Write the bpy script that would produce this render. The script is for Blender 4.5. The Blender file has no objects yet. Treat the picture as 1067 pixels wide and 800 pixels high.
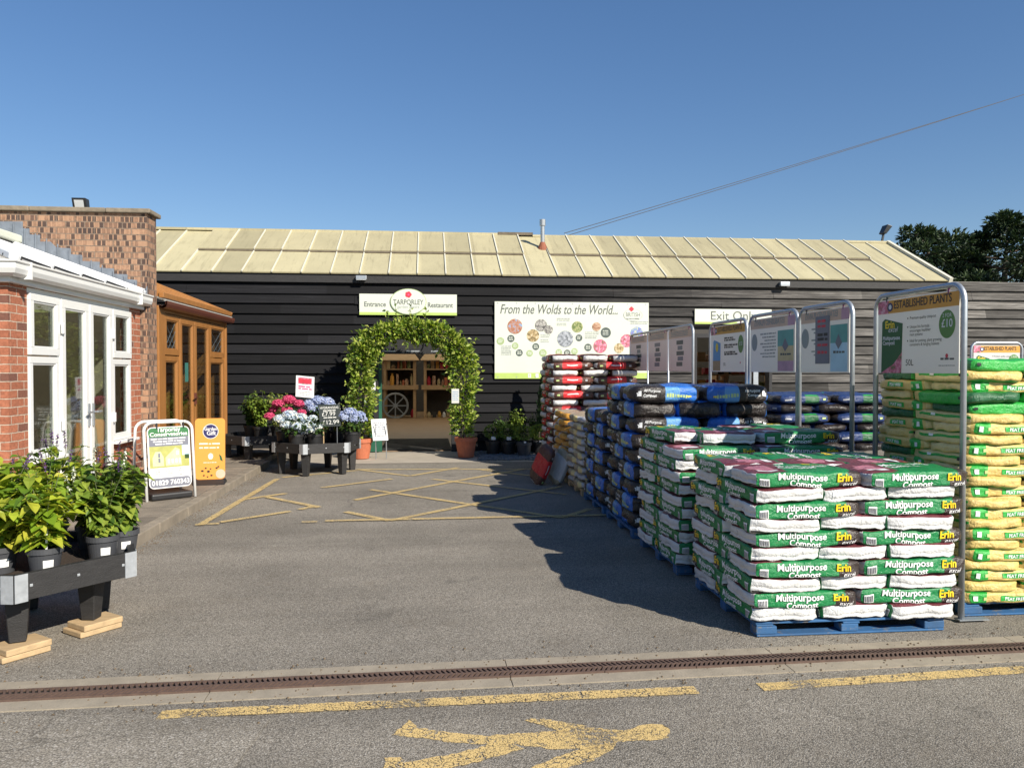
import bpy, bmesh, math, random
from mathutils import Vector, Matrix, noise, Euler
R = math.radians
rnd = random.Random(7)
C = bpy.context.scene.collection
# ------------------------------------------------------------------ camera
CAM_H = 1.6; F = 830.0; YAW = R(6.05); PITCH = R(1.035)
_fw = Vector((math.sin(YAW)*math.cos(PITCH), math.cos(YAW)*math.cos(PITCH), -math.sin(PITCH)))
_rt = Vector((math.cos(YAW), -math.sin(YAW), 0)); _up = _rt.cross(_fw)
def ray(px, py): return _fw + _rt*((px-533.5)/F) + _up*((400-py)/F)
def G(px, py, z=0.0):
    d = ray(px, py); t = (z-CAM_H)/d.z; return Vector((d.x*t, d.y*t, z))
def PY(px, py, Y):
    d = ray(px, py); t = Y/d.y; return Vector((d.x*t, Y, CAM_H+d.z*t))
def PX(px, py, X):
    d = ray(px, py); t = X/d.x; return Vector((X, d.y*t, CAM_H+d.z*t))
cam = bpy.data.cameras.new('camera'); co = bpy.data.objects.new('camera', cam); C.objects.link(co)
co.location = (0, 0, CAM_H); co.rotation_euler = (R(90)-PITCH, 0, -YAW)
cam.sensor_width = 36; cam.lens = 36*F/1067; cam.clip_end = 1000; cam.clip_start = .05
sc = bpy.context.scene; sc.camera = co

# ------------------------------------------------------------------ light
w = bpy.data.worlds.new('World'); sc.world = w; w.use_nodes = True
nt = w.node_tree; bg = nt.nodes['Background']
sky = nt.nodes.new('ShaderNodeTexSky'); sky.sky_type = 'NISHITA'; sky.sun_disc = False
SUN_EL = R(33); sdx, sdy = .62, -.785
sky.sun_elevation = SUN_EL; sky.sun_rotation = math.atan2(sdx, sdy)
sky.air_density = 1.0; sky.dust_density = .05; sky.ozone_density = 3.3
hs = nt.nodes.new('ShaderNodeHueSaturation'); hs.inputs['Saturation'].default_value = 1.28; hs.inputs['Hue'].default_value = .508; gm = nt.nodes.new('ShaderNodeGamma'); gm.inputs[1].default_value = .80; nt.links.new(sky.outputs[0], gm.inputs[0]); nt.links.new(gm.outputs[0], hs.inputs['Color'])
nt.links.new(hs.outputs[0], bg.inputs[0]); bg.inputs[1].default_value = .103
sl = bpy.data.lights.new('sun', 'SUN'); so = bpy.data.objects.new('sun', sl); C.objects.link(so)
sl.energy = 5.0; sl.angle = R(.5); sl.color = (1, .93, .81)
so.rotation_euler = Vector((sdx*math.cos(SUN_EL), sdy*math.cos(SUN_EL), math.sin(SUN_EL))).to_track_quat('Z', 'Y').to_euler()
so.location = (20, -25, 30)
sc.view_settings.view_transform = 'Standard'; sc.view_settings.look = 'None'
sc.view_settings.exposure = .62; sc.view_settings.gamma = 1
try:
    sc.cycles.use_denoising = True; sc.cycles.max_bounces = 8; sc.cycles.transparent_max_bounces = 16
except Exception: pass

# ------------------------------------------------------------------ materials
def nodes(m):
    m.use_nodes = True; t = m.node_tree; return t, t.nodes, t.links, t.nodes['Principled BSDF']
def coords(t, scale=None, jitter=True):
    N = t.nodes; L = t.links
    tc = N.new('ShaderNodeTexCoord'); out = tc.outputs['Object']
    if jitter:
        oi = N.new('ShaderNodeObjectInfo'); ad = N.new('ShaderNodeVectorMath'); ad.operation = 'MULTIPLY_ADD'
        cb = N.new('ShaderNodeCombineXYZ')
        for i in range(3): L.new(oi.outputs['Random'], cb.inputs[i])
        L.new(cb.outputs[0], ad.inputs[0]); ad.inputs[1].default_value = (17, 23, 11); L.new(out, ad.inputs[2]); out = ad.outputs[0]
    if scale:
        mp = N.new('ShaderNodeVectorMath'); mp.operation = 'MULTIPLY'; L.new(out, mp.inputs[0]); mp.inputs[1].default_value = scale; out = mp.outputs[0]
    return out
def noise_n(t, vec, scale, detail=4, rough=.6):
    n = t.nodes.new('ShaderNodeTexNoise'); n.inputs['Scale'].default_value = scale
    n.inputs['Detail'].default_value = detail; n.inputs['Roughness'].default_value = rough
    t.links.new(vec, n.inputs['Vector']); return n.outputs['Fac']
def ramp(t, fac, stops, interp='LINEAR'):
    r = t.nodes.new('ShaderNodeValToRGB'); r.color_ramp.interpolation = interp
    e = r.color_ramp.elements
    while len(e) < len(stops): e.new(.5)
    for i, (p, c) in enumerate(stops):
        e[i].position = p; e[i].color = (c[0], c[1], c[2], 1) if not isinstance(c, (int, float)) else (c, c, c, 1)
    t.links.new(fac, r.inputs[0]); return r.outputs[0]
def mixc(t, fac, a, b, mode='MIX'):
    m = t.nodes.new('ShaderNodeMix'); m.data_type = 'RGBA'; m.blend_type = mode
    for s, v in ((0, fac), (6, a), (7, b)):
        if hasattr(v, 'links') or hasattr(v, 'is_linked'): t.links.new(v, m.inputs[s])
        elif isinstance(v, (int, float)): m.inputs[s].default_value = v if s == 0 else (v, v, v, 1)
        else: m.inputs[s].default_value = (v[0], v[1], v[2], 1)
    return m.outputs[2]
def mth(t, op, a, b=None, c=None):
    m = t.nodes.new('ShaderNodeMath'); m.operation = op
    for i, v in enumerate((a, b, c)):
        if v is None: continue
        if isinstance(v, (int, float)): m.inputs[i].default_value = v
        else: t.links.new(v, m.inputs[i])
    return m.outputs[0]
def bump(t, fac, dist, strength=1.0, prev=None):
    b = t.nodes.new('ShaderNodeBump'); b.inputs['Distance'].default_value = dist; b.inputs['Strength'].default_value = strength
    t.links.new(fac, b.inputs['Height'])
    if prev: t.links.new(prev, b.inputs['Normal'])
    return b.outputs[0]
MATS = {}
def mat(name, col, rough=.6, metal=0, var=.12, vs=6, bs=None, bd=.002, spec=.5, stretch=None, jit=True):
    if name in MATS: return MATS[name]
    m = bpy.data.materials.new(name); t, N, L, P = nodes(m)
    v = coords(t, stretch, jit)
    n = noise_n(t, v, vs, 5)
    c = mixc(t, n, [x*(1-var*1.6) for x in col], [min(1, x*(1+var*1.6)) for x in col])
    L.new(c, P.inputs['Base Color']); P.inputs['Roughness'].default_value = rough; P.inputs['Metallic'].default_value = metal
    P.inputs['Specular IOR Level'].default_value = spec
    if bs: L.new(bump(t, noise_n(t, v, bs, 4), bd), P.inputs['Normal'])
    MATS[name] = m; return m
def plastic(name, col, rough=.38):          # crinkled polythene
    if name in MATS: return MATS[name]
    m = bpy.data.materials.new(name); t, N, L, P = nodes(m)
    v = coords(t); n = noise_n(t, v, 9, 4)
    c = mixc(t, n, [x*.86 for x in col], [min(1, x*1.12) for x in col])
    dust = noise_n(t, v, 28, 5, .7)
    c = mixc(t, ramp(t, dust, [(.60, 0), (.78, .35)]), c, (.30, .26, .2))
    L.new(c, P.inputs['Base Color'])
    L.new(ramp(t, n, [(.3, rough-.1), (.7, rough+.18)]), P.inputs['Roughness'])
    st = noise_n(t, v, 13, 3, .55)
    w2 = t.nodes.new('ShaderNodeTexVoronoi'); w2.feature = 'DISTANCE_TO_EDGE'; w2.inputs['Scale'].default_value = 17
    wv = t.nodes.new('ShaderNodeVectorMath'); wv.operation = 'MULTIPLY_ADD'
    nn = t.nodes.new('ShaderNodeTexNoise'); nn.inputs['Scale'].default_value = 8; L.new(v, nn.inputs['Vector'])
    L.new(nn.outputs['Color'], wv.inputs[0]); wv.inputs[1].default_value = (.25, .25, .25); L.new(v, wv.inputs[2])
    L.new(wv.outputs[0], w2.inputs['Vector'])
    b = bump(t, st, .020, .75); b = bump(t, ramp(t, w2.outputs[0], [(0, 0), (.16, 1)]), .004, .35, b)
    b = bump(t, noise_n(t, coords(t, (1, 2.2, 3)), 26, 4, .7), .008, .75, b)
    L.new(b, P.inputs['Normal']); P.inputs['Specular IOR Level'].default_value = .5
    MATS[name] = m; return m
def leafmat(name, cols, trans=.3, rough=.45):
    if name in MATS: return MATS[name]
    m = bpy.data.materials.new(name); t, N, L, P = nodes(m)
    g = N.new('ShaderNodeNewGeometry')
    k = len(cols)
    c = ramp(t, g.outputs['Random Per Island'], [(i/max(1, k-1), q) for i, q in enumerate(cols)])
    L.new(c, P.inputs['Base Color']); P.inputs['Roughness'].default_value = rough
    tr = N.new('ShaderNodeBsdfTranslucent'); L.new(mixc(t, 1.0, c, (1.3, 1.35, .6), 'MULTIPLY'), tr.inputs[0])
    mx = N.new('ShaderNodeMixShader'); mx.inputs[0].default_value = trans
    L.new(P.outputs[0], mx.inputs[1]); L.new(tr.outputs[0], mx.inputs[2])
    L.new(mx.outputs[0], N['Material Output'].inputs[0])
    MATS[name] = m; return m
def glassmat(name, tint=(.9, .95, .93), refl=1.0):
    if name in MATS: return MATS[name]
    m = bpy.data.materials.new(name); t, N, L, P = nodes(m)
    tr = N.new('ShaderNodeBsdfTransparent'); tr.inputs[0].default_value = (*tint, 1)
    gl = N.new('ShaderNodeBsdfGlossy'); gl.inputs['Roughness'].default_value = .015
    lw = N.new('ShaderNodeLayerWeight'); lw.inputs[0].default_value = .5; mx = N.new('ShaderNodeMixShader')
    L.new(mth(t, 'MULTIPLY_ADD', mth(t, 'POWER', lw.outputs['Facing'], 4.0), .8*refl, .05*refl), mx.inputs[0])
    L.new(tr.outputs[0], mx.inputs[1]); L.new(gl.outputs[0], mx.inputs[2]); L.new(mx.outputs[0], N['Material Output'].inputs[0])
    MATS[name] = m; return m
def paintmat(name, col, lo, hi, rough=.8):   # worn road paint with holes
    m = bpy.data.materials.new(name); t, N, L, P = nodes(m)
    v = coords(t, None, False)
    a = noise_n(t, v, 42, 6, .75); b = noise_n(t, v, 2.2, 3); d = noise_n(t, v, 160, 2)
    s = mth(t, 'ADD', mth(t, 'MULTIPLY', a, .6), mth(t, 'MULTIPLY', b, .55))
    s = mth(t, 'ADD', s, mth(t, 'MULTIPLY', d, .18))
    al = ramp(t, s, [(lo, 0), (hi, 1)])
    vo = N.new('ShaderNodeTexVoronoi'); vo.inputs['Scale'].default_value = 150; L.new(v, vo.inputs['Vector'])
    ve = N.new('ShaderNodeTexVoronoi'); ve.feature = 'DISTANCE_TO_EDGE'; ve.inputs['Scale'].default_value = 26
    nw = N.new('ShaderNodeTexNoise'); nw.inputs['Scale'].default_value = 30; nw.inputs['Detail'].default_value = 4; L.new(v, nw.inputs['Vector'])
    wv = N.new('ShaderNodeVectorMath'); wv.operation = 'MULTIPLY_ADD'; L.new(nw.outputs['Color'], wv.inputs[0]); wv.inputs[1].default_value = (.05, .05, .05); L.new(v, wv.inputs[2]); L.new(wv.outputs[0], ve.inputs['Vector'])
    crk = mth(t, 'SUBTRACT', ve.outputs[0], mth(t, 'MULTIPLY', ramp(t, noise_n(t, v, 7, 4), [(.45, 0), (.68, 1)]), .075))
    al = mth(t, 'MULTIPLY', al, ramp(t, crk, [(-.004, 0), (.012, 1)]))
    pit = ramp(t, mth(t, 'ADD', vo.outputs['Distance'], mth(t, 'MULTIPLY', a, .5)), [(.86, 1), (1.05, .2)]); al = mth(t, 'MULTIPLY', al, pit)
    L.new(bump(t, vo.outputs['Distance'], -.004, .5), P.inputs['Normal'])
    L.new(mixc(t, d, [x*.75 for x in col], [x*1.15 for x in col]), P.inputs['Base Color']); P.inputs['Roughness'].default_value = rough
    tr = N.new('ShaderNodeBsdfTransparent'); mx = N.new('ShaderNodeMixShader')
    L.new(al, mx.inputs[0]); L.new(tr.outputs[0], mx.inputs[1]); L.new(P.outputs[0], mx.inputs[2])
    L.new(mx.outputs[0], N['Material Output'].inputs[0]); MATS[name] = m; return m
def asphalt(name, lo, mid, hi, fine=150):
    m = bpy.data.materials.new(name); t, N, L, P = nodes(m)
    v = coords(t, None, False)
    vo = N.new('ShaderNodeTexVoronoi'); vo.inputs['Scale'].default_value = fine; L.new(v, vo.inputs['Vector'])
    sp = N.new('ShaderNodeSeparateColor'); L.new(vo.outputs['Color'], sp.inputs[0])
    c = ramp(t, sp.outputs[0], [(0, lo), (.35, mid), (.75, mid), (1, hi)])
    gap = ramp(t, vo.outputs['Distance'], [(.35, 1), (.75, .45)])
    c = mixc(t, 1, c, gap, 'MULTIPLY')
    big = noise_n(t, v, .55, 5, .6); c = mixc(t, 1, c, ramp(t, big, [(.3, .74), (.52, 1.0), (.72, 1.15)]), 'MULTIPLY')
    st = noise_n(t, v, 3.1, 6, .65); c = mixc(t, ramp(t, st, [(.55, 0), (.8, .38)]), c, (.16, .13, .095))
    ty = noise_n(t, coords(t, (.12, 1.6, 1), False), 1.4, 4, .6); c = mixc(t, 1, c, ramp(t, ty, [(.35, .88), (.5, 1.0), (.62, 1.05)]), 'MULTIPLY')
    dk = noise_n(t, v, 1.3, 3, .5); c = mixc(t, ramp(t, dk, [(.66, 0), (.74, .4)]), c, (.04, .038, .036))
    # fine random cracks
    vc = N.new('ShaderNodeTexVoronoi'); vc.feature = 'DISTANCE_TO_EDGE'; vc.inputs['Scale'].default_value = .42
    nn = N.new('ShaderNodeTexNoise'); nn.inputs['Scale'].default_value = 2.5; nn.inputs['Detail'].default_value = 5; L.new(v, nn.inputs['Vector'])
    wv = N.new('ShaderNodeVectorMath'); wv.operation = 'MULTIPLY_ADD'; L.new(nn.outputs['Color'], wv.inputs[0]); wv.inputs[1].default_value = (.5, .5, .5); L.new(v, wv.inputs[2])
    L.new(wv.outputs[0], vc.inputs['Vector'])
    cr = mth(t, 'MULTIPLY', ramp(t, vc.outputs[0], [(.002, 1), (.006, 0)]), ramp(t, noise_n(t, v, .7, 2), [(.56, 0), (.64, .45)]))
    c = mixc(t, cr, c, (.03, .028, .025))
    L.new(c, P.inputs['Base Color']); P.inputs['Roughness'].default_value = .88; P.inputs['Specular IOR Level'].default_value = .25
    b = bump(t, vo.outputs['Distance'], -.005, .6)
    L.new(bump(t, noise_n(t, v, 5, 3), .012, .5, b), P.inputs['Normal']); MATS[name] = m; return m
def brickmat(name, c1, c2, mortar, dark=0.0, bw=.225, bh=.075, mt=.010):
    m = bpy.data.materials.new(name); t, N, L, P = nodes(m)
    tc = N.new('ShaderNodeTexCoord'); sx = N.new('ShaderNodeSeparateXYZ'); L.new(tc.outputs['Object'], sx.inputs[0])
    cb = N.new('ShaderNodeCombineXYZ'); L.new(mth(t, 'ADD', sx.outputs[0], sx.outputs[1]), cb.inputs[0]); L.new(sx.outputs[2], cb.inputs[1])
    nz = N.new('ShaderNodeTexNoise'); nz.inputs['Scale'].default_value = 14; L.new(tc.outputs['Object'], nz.inputs['Vector'])
    wb = N.new('ShaderNodeVectorMath'); wb.operation = 'MULTIPLY_ADD'; L.new(nz.outputs['Color'], wb.inputs[0]); wb.inputs[1].default_value = (.009, .009, 0); L.new(cb.outputs[0], wb.inputs[2])
    def bt(width, off, a, b, mo, ms):
        q = N.new('ShaderNodeTexBrick'); L.new(wb.outputs[0], q.inputs['Vector']); q.offset = off
        q.inputs['Scale'].default_value = 1; q.inputs['Brick Width'].default_value = width; q.inputs['Row Height'].default_value = bh
        q.inputs['Mortar Size'].default_value = ms; q.inputs['Mortar Smooth'].default_value = .15; q.inputs['Bias'].default_value = 0
        q.inputs['Color1'].default_value = (*a, 1); q.inputs['Color2'].default_value = (*b, 1); q.inputs['Mortar'].default_value = (*mo, 1); return q
    q = bt(bw, .5, c1, c2, mortar, mt/2)
    q2 = bt(bw, .5, (0, 0, 0), (1, 1, 1), (.5, .5, .5), mt/2)
    sp = N.new('ShaderNodeSeparateColor'); L.new(q2.outputs[0], sp.inputs[0])
    face = noise_n(t, tc.outputs['Object'], 38, 5, .7)
    c = mixc(t, 1, q.outputs[0], ramp(t, face, [(.25, .62), (.6, 1.12)]), 'MULTIPLY')
    # one odd burnt brick here and there
    c = mixc(t, mth(t, 'MULTIPLY', ramp(t, sp.outputs[0], [(.90, 0), (.94, .6)]), mth(t, 'SUBTRACT', 1, q.outputs[1])), c, (.09, .06, .055))
    if dark:
        q3 = bt(bw*.25, .5, (0, 0, 0), (1, 1, 1), (.0, .0, .0), .007)
        s3 = N.new('ShaderNodeSeparateColor'); L.new(q3.outputs[0], s3.inputs[0])
        patch = noise_n(t, tc.outputs['Object'], 1.1, 2)
        th = mth(t, 'ADD', s3.outputs[0], mth(t, 'MULTIPLY', mth(t, 'SUBTRACT', patch, .5), .9))
        c = mixc(t, mth(t, 'MULTIPLY', ramp(t, th, [(.54, 0), (.64, dark*.95)]), mth(t, 'SUBTRACT', 1, q.outputs[1])), c, (.055, .042, .04))
        c = mixc(t, mth(t, 'MULTIPLY', ramp(t, th, [(.06, .55), (.2, 0)]), mth(t, 'SUBTRACT', 1, q.outputs[1])), c, (.44, .27, .17))
    L.new(c, P.inputs['Base Color']); P.inputs['Roughness'].default_value = .85; P.inputs['Specular IOR Level'].default_value = .2
    b = bump(t, q.outputs[1], -.010, 1); L.new(bump(t, face, .006, .6, b), P.inputs['Normal'])
    MATS[name] = m; return m
def boardmat(name):
    m = bpy.data.materials.new(name); t, N, L, P = nodes(m)
    tc = N.new('ShaderNodeTexCoord'); sx = N.new('ShaderNodeSeparateXYZ'); L.new(tc.outputs['Object'], sx.inputs[0])
    row = mth(t, 'FLOOR', mth(t, 'DIVIDE', sx.outputs[2], BP))
    cb = N.new('ShaderNodeCombineXYZ'); L.new(mth(t, 'ADD', mth(t, 'MULTIPLY', sx.outputs[0], .55), mth(t, 'MULTIPLY', row, 7.31)), cb.inputs[0])
    L.new(mth(t, 'MULTIPLY', sx.outputs[2], 16), cb.inputs[1])
    streak = noise_n(t, cb.outputs[0], 2.0, 8, .75)
    cr = N.new('ShaderNodeCombineXYZ'); L.new(mth(t, 'MULTIPLY', row, 3.7), cr.inputs[1]); L.new(mth(t, 'FLOOR', mth(t, 'DIVIDE', mth(t, 'ADD', sx.outputs[0], mth(t, 'MULTIPLY', row, 1.37)), 3.6)), cr.inputs[0])
    wn = N.new('ShaderNodeTexWhiteNoise'); wn.noise_dimensions = '2D'; L.new(cr.outputs[0], wn.inputs['Vector'])
    fade = mth(t, 'ADD', sx.outputs[0], mth(t, 'MULTIPLY', mth(t, 'SUBTRACT', streak, .5), 6))
    fade = ramp(t, mth(t, 'DIVIDE', mth(t, 'ADD', fade, 4), 16), [(.28, 0), (.45, .28), (.62, .62), (.85, 1)])
    blk = ramp(t, streak, [(.3, (.0045, .0045, .0055)), (.55, (.009, .009, .0105)), (.75, (.020, .020, .023))])
    gry = ramp(t, streak, [(.34, (.030, .027, .024)), (.5, (.108, .101, .093)), (.66, (.225, .212, .195))])
    c = mixc(t, fade, blk, gry)
    c = mixc(t, 1, c, ramp(t, wn.outputs[0], [(0, .45), (1, 1.5)]), 'MULTIPLY')
    # knots and nail stains
    vo = N.new('ShaderNodeTexVoronoi'); vo.inputs['Scale'].default_value = 1.7; L.new(cb.outputs[0], vo.inputs['Vector'])
    c = mixc(t, ramp(t, vo.outputs[0], [(.04, .7), (.10, 0)]), c, (.012, .011, .010))
    L.new(c, P.inputs['Base Color']); P.inputs['Roughness'].default_value = .75; P.inputs['Specular IOR Level'].default_value = .18
    L.new(bump(t, streak, .006, .7), P.inputs['Normal']); MATS[name] = m; return m
BP = .19
M = MATS
asphalt('asphalt', (.195, .172, .142), (.290, .260, .215), (.44, .405, .35))
asphalt('asphalt_light', (.22, .195, .16), (.34, .305, .25), (.50, .46, .40), 120)
mat('concrete', (.29, .248, .188), .9, var=.25, vs=7, bs=120, bd=.003, jit=False)
mat('apron_concrete', (.36, .315, .255), .9, var=.18, vs=2.5, bs=90, bd=.003, jit=False)
mat('cast_iron', (.10, .062, .046), .75, var=.3, vs=25, bs=80)
mat('pit_black', (.012, .011, .01), .95)
paintmat('road_yellow', (.66, .47, .19), .53, .62)
paintmat('road_yellow_worn', (.60, .44, .19), .46, .60)
brickmat('red_brick', (.41, .155, .088), (.30, .108, .062), (.50, .40, .31))
brickmat('mottled_brick', (.33, .195, .125), (.22, .13, .088), (.20, .16, .125), dark=.9)
boardmat('weatherboard')
mat('black_stain', (.012, .012, .014), .6, var=.25, vs=8, bs=40, stretch=(1, 1, 6))
mat('black_timber', (.020, .019, .019), .62, var=.4, vs=10, bs=60, bd=.003, stretch=(1, 1, 4))
def roofmat(name, col):
    m = bpy.data.materials.new(name); t, N, L, P = nodes(m); v = coords(t, None, False); vs_ = coords(t, (5, .55, .55), False)
    tc = N.new('ShaderNodeTexCoord'); sx = N.new('ShaderNodeSeparateXYZ'); L.new(tc.outputs['Object'], sx.inputs[0])
    wn = N.new('ShaderNodeTexWhiteNoise'); wn.noise_dimensions = '1D'; L.new(mth(t, 'FLOOR', mth(t, 'DIVIDE', mth(t, 'ADD', sx.outputs[0], 8.2), .553)), wn.inputs['W'])
    c = mixc(t, noise_n(t, v, 1.4, 4), [x*.82 for x in col], [x*1.14 for x in col]); c = mixc(t, 1, c, ramp(t, wn.outputs[0], [(0, .84), (1, 1.10)]), 'MULTIPLY')
    c = mixc(t, ramp(t, noise_n(t, vs_, 2.2, 6, .7), [(.52, 0), (.75, .5)]), c, (.17, .145, .085))
    c = mixc(t, ramp(t, noise_n(t, v, 26, 5, .7), [(.62, 0), (.72, .5)]), c, (.11, .10, .06))
    L.new(c, P.inputs['Base Color']); P.inputs['Roughness'].default_value = .65; L.new(bump(t, noise_n(t, v, 9, 3), .004), P.inputs['Normal']); MATS[name] = m
roofmat('cream_sheet', (.43, .385, .235)); roofmat('cream_sheet_upper', (.40, .355, .215))
mat('white_bar', (.60, .58, .48), .5, var=.08)
mat('kerb_stone', (.22, .185, .14), .92, var=.35, vs=6, bs=80, bd=.004, jit=False)
mat('mossy_edge', (.13, .105, .075), .9, var=.5, vs=9)
mat('white_upvc', (.70, .70, .68), .3, var=.03, spec=.5)
mat('white_roof', (.78, .79, .80), .25, var=.04)
mat('oak_upvc', (.30, .130, .036), .42, var=.2, vs=9, bs=50, bd=.0008, stretch=(1, 1, .2))
mat('brown_gutter', (.11, .035, .022), .35, var=.15)
mat('lead', (.19, .215, .25), .5, metal=.15, var=.35, vs=9, bs=14, bd=.006)
mat('coping_stone', (.20, .165, .12), .92, var=.4, vs=12, bs=60, bd=.004)
mat('plaster_cream', (.58, .49, .34), .85)
mat('galv', (.42, .45, .48), .42, metal=.7, var=.15, vs=18)
mat('galv_bracket', (.40, .42, .44), .5, metal=.4, var=.2, vs=30)
mat('softwood', (.44, .31, .17), .8, var=.25, vs=6, bs=60, bd=.002, stretch=(1, 4, 4))
mat('shop_wood', (.42, .27, .14), .7, var=.2, vs=6, stretch=(1, 4, 4))
mat('shop_floor', (.27, .165, .085), .5, var=.15, vs=3, jit=False)
mat('shop_dark', (.05, .045, .04), .8)
mat('doormat', (.012, .012, .012), .95, bs=200)
mat('soil', (.035, .022, .014), .95, var=.5, vs=60, bs=80, bd=.01)
mat('pot_grey', (.052, .054, .06), .5, var=.15)
mat('pot_black', (.018, .018, .019), .45, var=.2)
mat('terracotta', (.42, .125, .06), .75, var=.2, vs=14)
mat('paper_white', (.76, .76, .74), .55, var=.03)
def sheetmat(name, col, k):
    m = bpy.data.materials.new(name); t, N, L, P = nodes(m); P.inputs['Base Color'].default_value = (*col, 1); P.inputs['Roughness'].default_value = .4
    tr = N.new('ShaderNodeBsdfTranslucent'); tr.inputs[0].default_value = (*col, 1); mx = N.new('ShaderNodeMixShader'); mx.inputs[0].default_value = k
    L.new(P.outputs[0], mx.inputs[1]); L.new(tr.outputs[0], mx.inputs[2]); L.new(mx.outputs[0], N['Material Output'].inputs[0]); MATS[name] = m
sheetmat('board_white', (.74, .73, .70), .28); sheetmat('board_pale', (.66, .58, .57), .28)
mat('sign_cream', (.60, .63, .54), .5, var=.05, vs=3)
mat('sign_lime', (.42, .55, .14), .5)
mat('sign_grey_text', (.11, .12, .11), .6)
mat('sign_pale_text', (.30, .32, .30), .6)
mat('ink_black', (.02, .02, .022), .5)
mat('ink_red', (.55, .035, .06), .5, var=.2)
mat('ink_pink', (.52, .08, .22), .5, var=.4, vs=40)
mat('ink_purple', (.20, .05, .13), .5, var=.5, vs=40)
mat('ink_navy', (.022, .020, .10), .5)
mat('ink_white', (.68, .68, .67), .5, var=.02)
mat('ink_orange', (.62, .30, .045), .5, var=.06)
mat('ink_orange_pale', (.62, .43, .31), .5, var=.08)
mat('ink_green', (.028, .15, .045), .5)
mat('ink_dkgreen', (.015, .10, .03), .5)
mat('ink_leaf', (.10, .24, .055), .5)
mat('ink_lime_dot', (.33, .42, .20), .5)
mat('ink_grey_dot', (.075, .095, .085), .5)
mat('ink_slate', (.16, .165, .20), .5)
mat('ink_yellow', (.80, .58, .03), .45)
mat('ink_teal', (.10, .34, .30), .5, var=.2)
mat('ink_blue', (.07, .28, .52), .5, var=.2)
mat('ink_pastel_pink', (.50, .28, .36), .5, var=.3, vs=5)
mat('ink_sand', (.60, .47, .25), .5, var=.2)
mat('poster_orange', (.74, .30, .055), .5, var=.04)
mat('picture_field', (.36, .36, .10), .5, var=.3, vs=8)
mat('picture_house', (.50, .56, .30), .5, var=.2, vs=20)
mat('picture_sky', (.42, .62, .72), .5)
mat('chalkboard', (.022, .030, .030), .7, var=.25)
mat('chalk', (.62, .62, .58), .9)
mat('teal_paint', (.012, .085, .050), .5)
mat('lamp_black', (.015, .016, .018), .4)
mat('lamp_glass', (.55, .57, .58), .12)
mat('flue_metal', (.50, .50, .49), .35, metal=.8)
mat('flashing_rust', (.25, .085, .045), .8, var=.3)
mat('cable_black', (.07, .075, .09), .6)
def worn(name, col, wood):
    m = bpy.data.materials.new(name); t, N, L, P = nodes(m); v = coords(t); n = noise_n(t, v, 11, 6, .75)
    c = mixc(t, noise_n(t, v, 5, 4), [x*.6 for x in col], [x*1.35 for x in col]); c = mixc(t, ramp(t, n, [(.56, 0), (.64, .85)]), c, wood); c = mixc(t, ramp(t, noise_n(t, v, 2.5, 4), [(.5, 0), (.7, .5)]), c, (.03, .03, .032))
    L.new(c, P.inputs['Base Color']); P.inputs['Roughness'].default_value = .75; L.new(bump(t, n, .004), P.inputs['Normal']); MATS[name] = m
worn('pallet_blue', (.028, .115, .27), (.20, .19, .17))
mat('grit', (.12, .085, .05), .95, var=.5, vs=30)
mat('slate_chip', (.13, .14, .155), .8, var=.4, vs=8)
mat('bark', (.10, .075, .055), .9, var=.3, bs=20)
mat('stem_green', (.07, .085, .03), .7)
for nm, c in (('photo_a', [(.28, .10, .06), (.42, .20, .12), (.20, .38, .60)]), ('photo_b', [(.03, .03, .03), (.25, .24, .22), (.55, .53, .48)]),
              ('photo_c', [(.10, .08, .03), (.42, .30, .14), (.62, .55, .38)]), ('photo_d', [(.10, .11, .12), (.28, .30, .33), (.50, .52, .55)]),
              ('photo_e', [(.05, .10, .02), (.22, .26, .09), (.45, .42, .22)]), ('photo_f', [(.06, .13, .03), (.60, .12, .22), (.70, .45, .48)]),
              ('photo_g', [(.35, .12, .30), (.10, .25, .55), (.60, .55, .30)]), ('photo_h', [(.20, .08, .04), (.42, .24, .14), (.55, .40, .30)])):
    m = bpy.data.materials.new(nm); t, N, L, P = nodes(m)
    n = noise_n(t, coords(t), 18, 5, .7); L.new(ramp(t, n, [(.36, c[0]), (.5, c[1]), (.64, c[2])]), P.inputs['Base Color']); P.inputs['Roughness'].default_value = .5; M[nm] = m
# polythene
for nm, c in (('poly_green', (.010, .205, .060)), ('poly_dkgreen', (.012, .10, .035)), ('poly_white', (.62, .62, .61)), ('poly_brown', (.040, .028, .025)),
              ('poly_maroon', (.15, .035, .045)), ('poly_flower', (.45, .17, .22)), ('poly_blue', (.022, .14, .52)), ('poly_skyblue', (.11, .31, .64)), ('poly_black', (.022, .017, .016)),
              ('poly_kraft', (.62, .46, .15)), ('poly_kraftpale', (.72, .58, .26)), ('poly_lime', (.025, .36, .05)), ('poly_red', (.58, .02, .025)), ('poly_choc', (.085, .035, .025)),
              ('poly_tan', (.34, .28, .19)), ('poly_grey', (.46, .47, .49)), ('poly_amber', (.55, .27, .04)), ('poly_navy', (.016, .038, .13)), ('poly_scarlet', (.70, .09, .05))):
    plastic(nm, c, .26 if nm in ('poly_black', 'poly_blue', 'poly_brown') else .34)
for nm, c in (('ink_bag_white', (.80, .80, .80)), ('ink_bag_yellow', (.85, .60, .02)), ('ink_bag_gold', (.50, .62, .25))):
    mat(nm, c, .4, var=.03)
leafmat('leaf_arch', [(.03, .07, .012), (.10, .18, .02), (.24, .34, .04), (.38, .46, .06), (.54, .57, .16), (.16, .25, .03), (.05, .10, .015)], .35)
leafmat('leaf_lush', [(.09, .17, .015), (.20, .31, .022), (.36, .43, .035), (.46, .44, .05), (.13, .22, .02)], .35)
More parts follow.
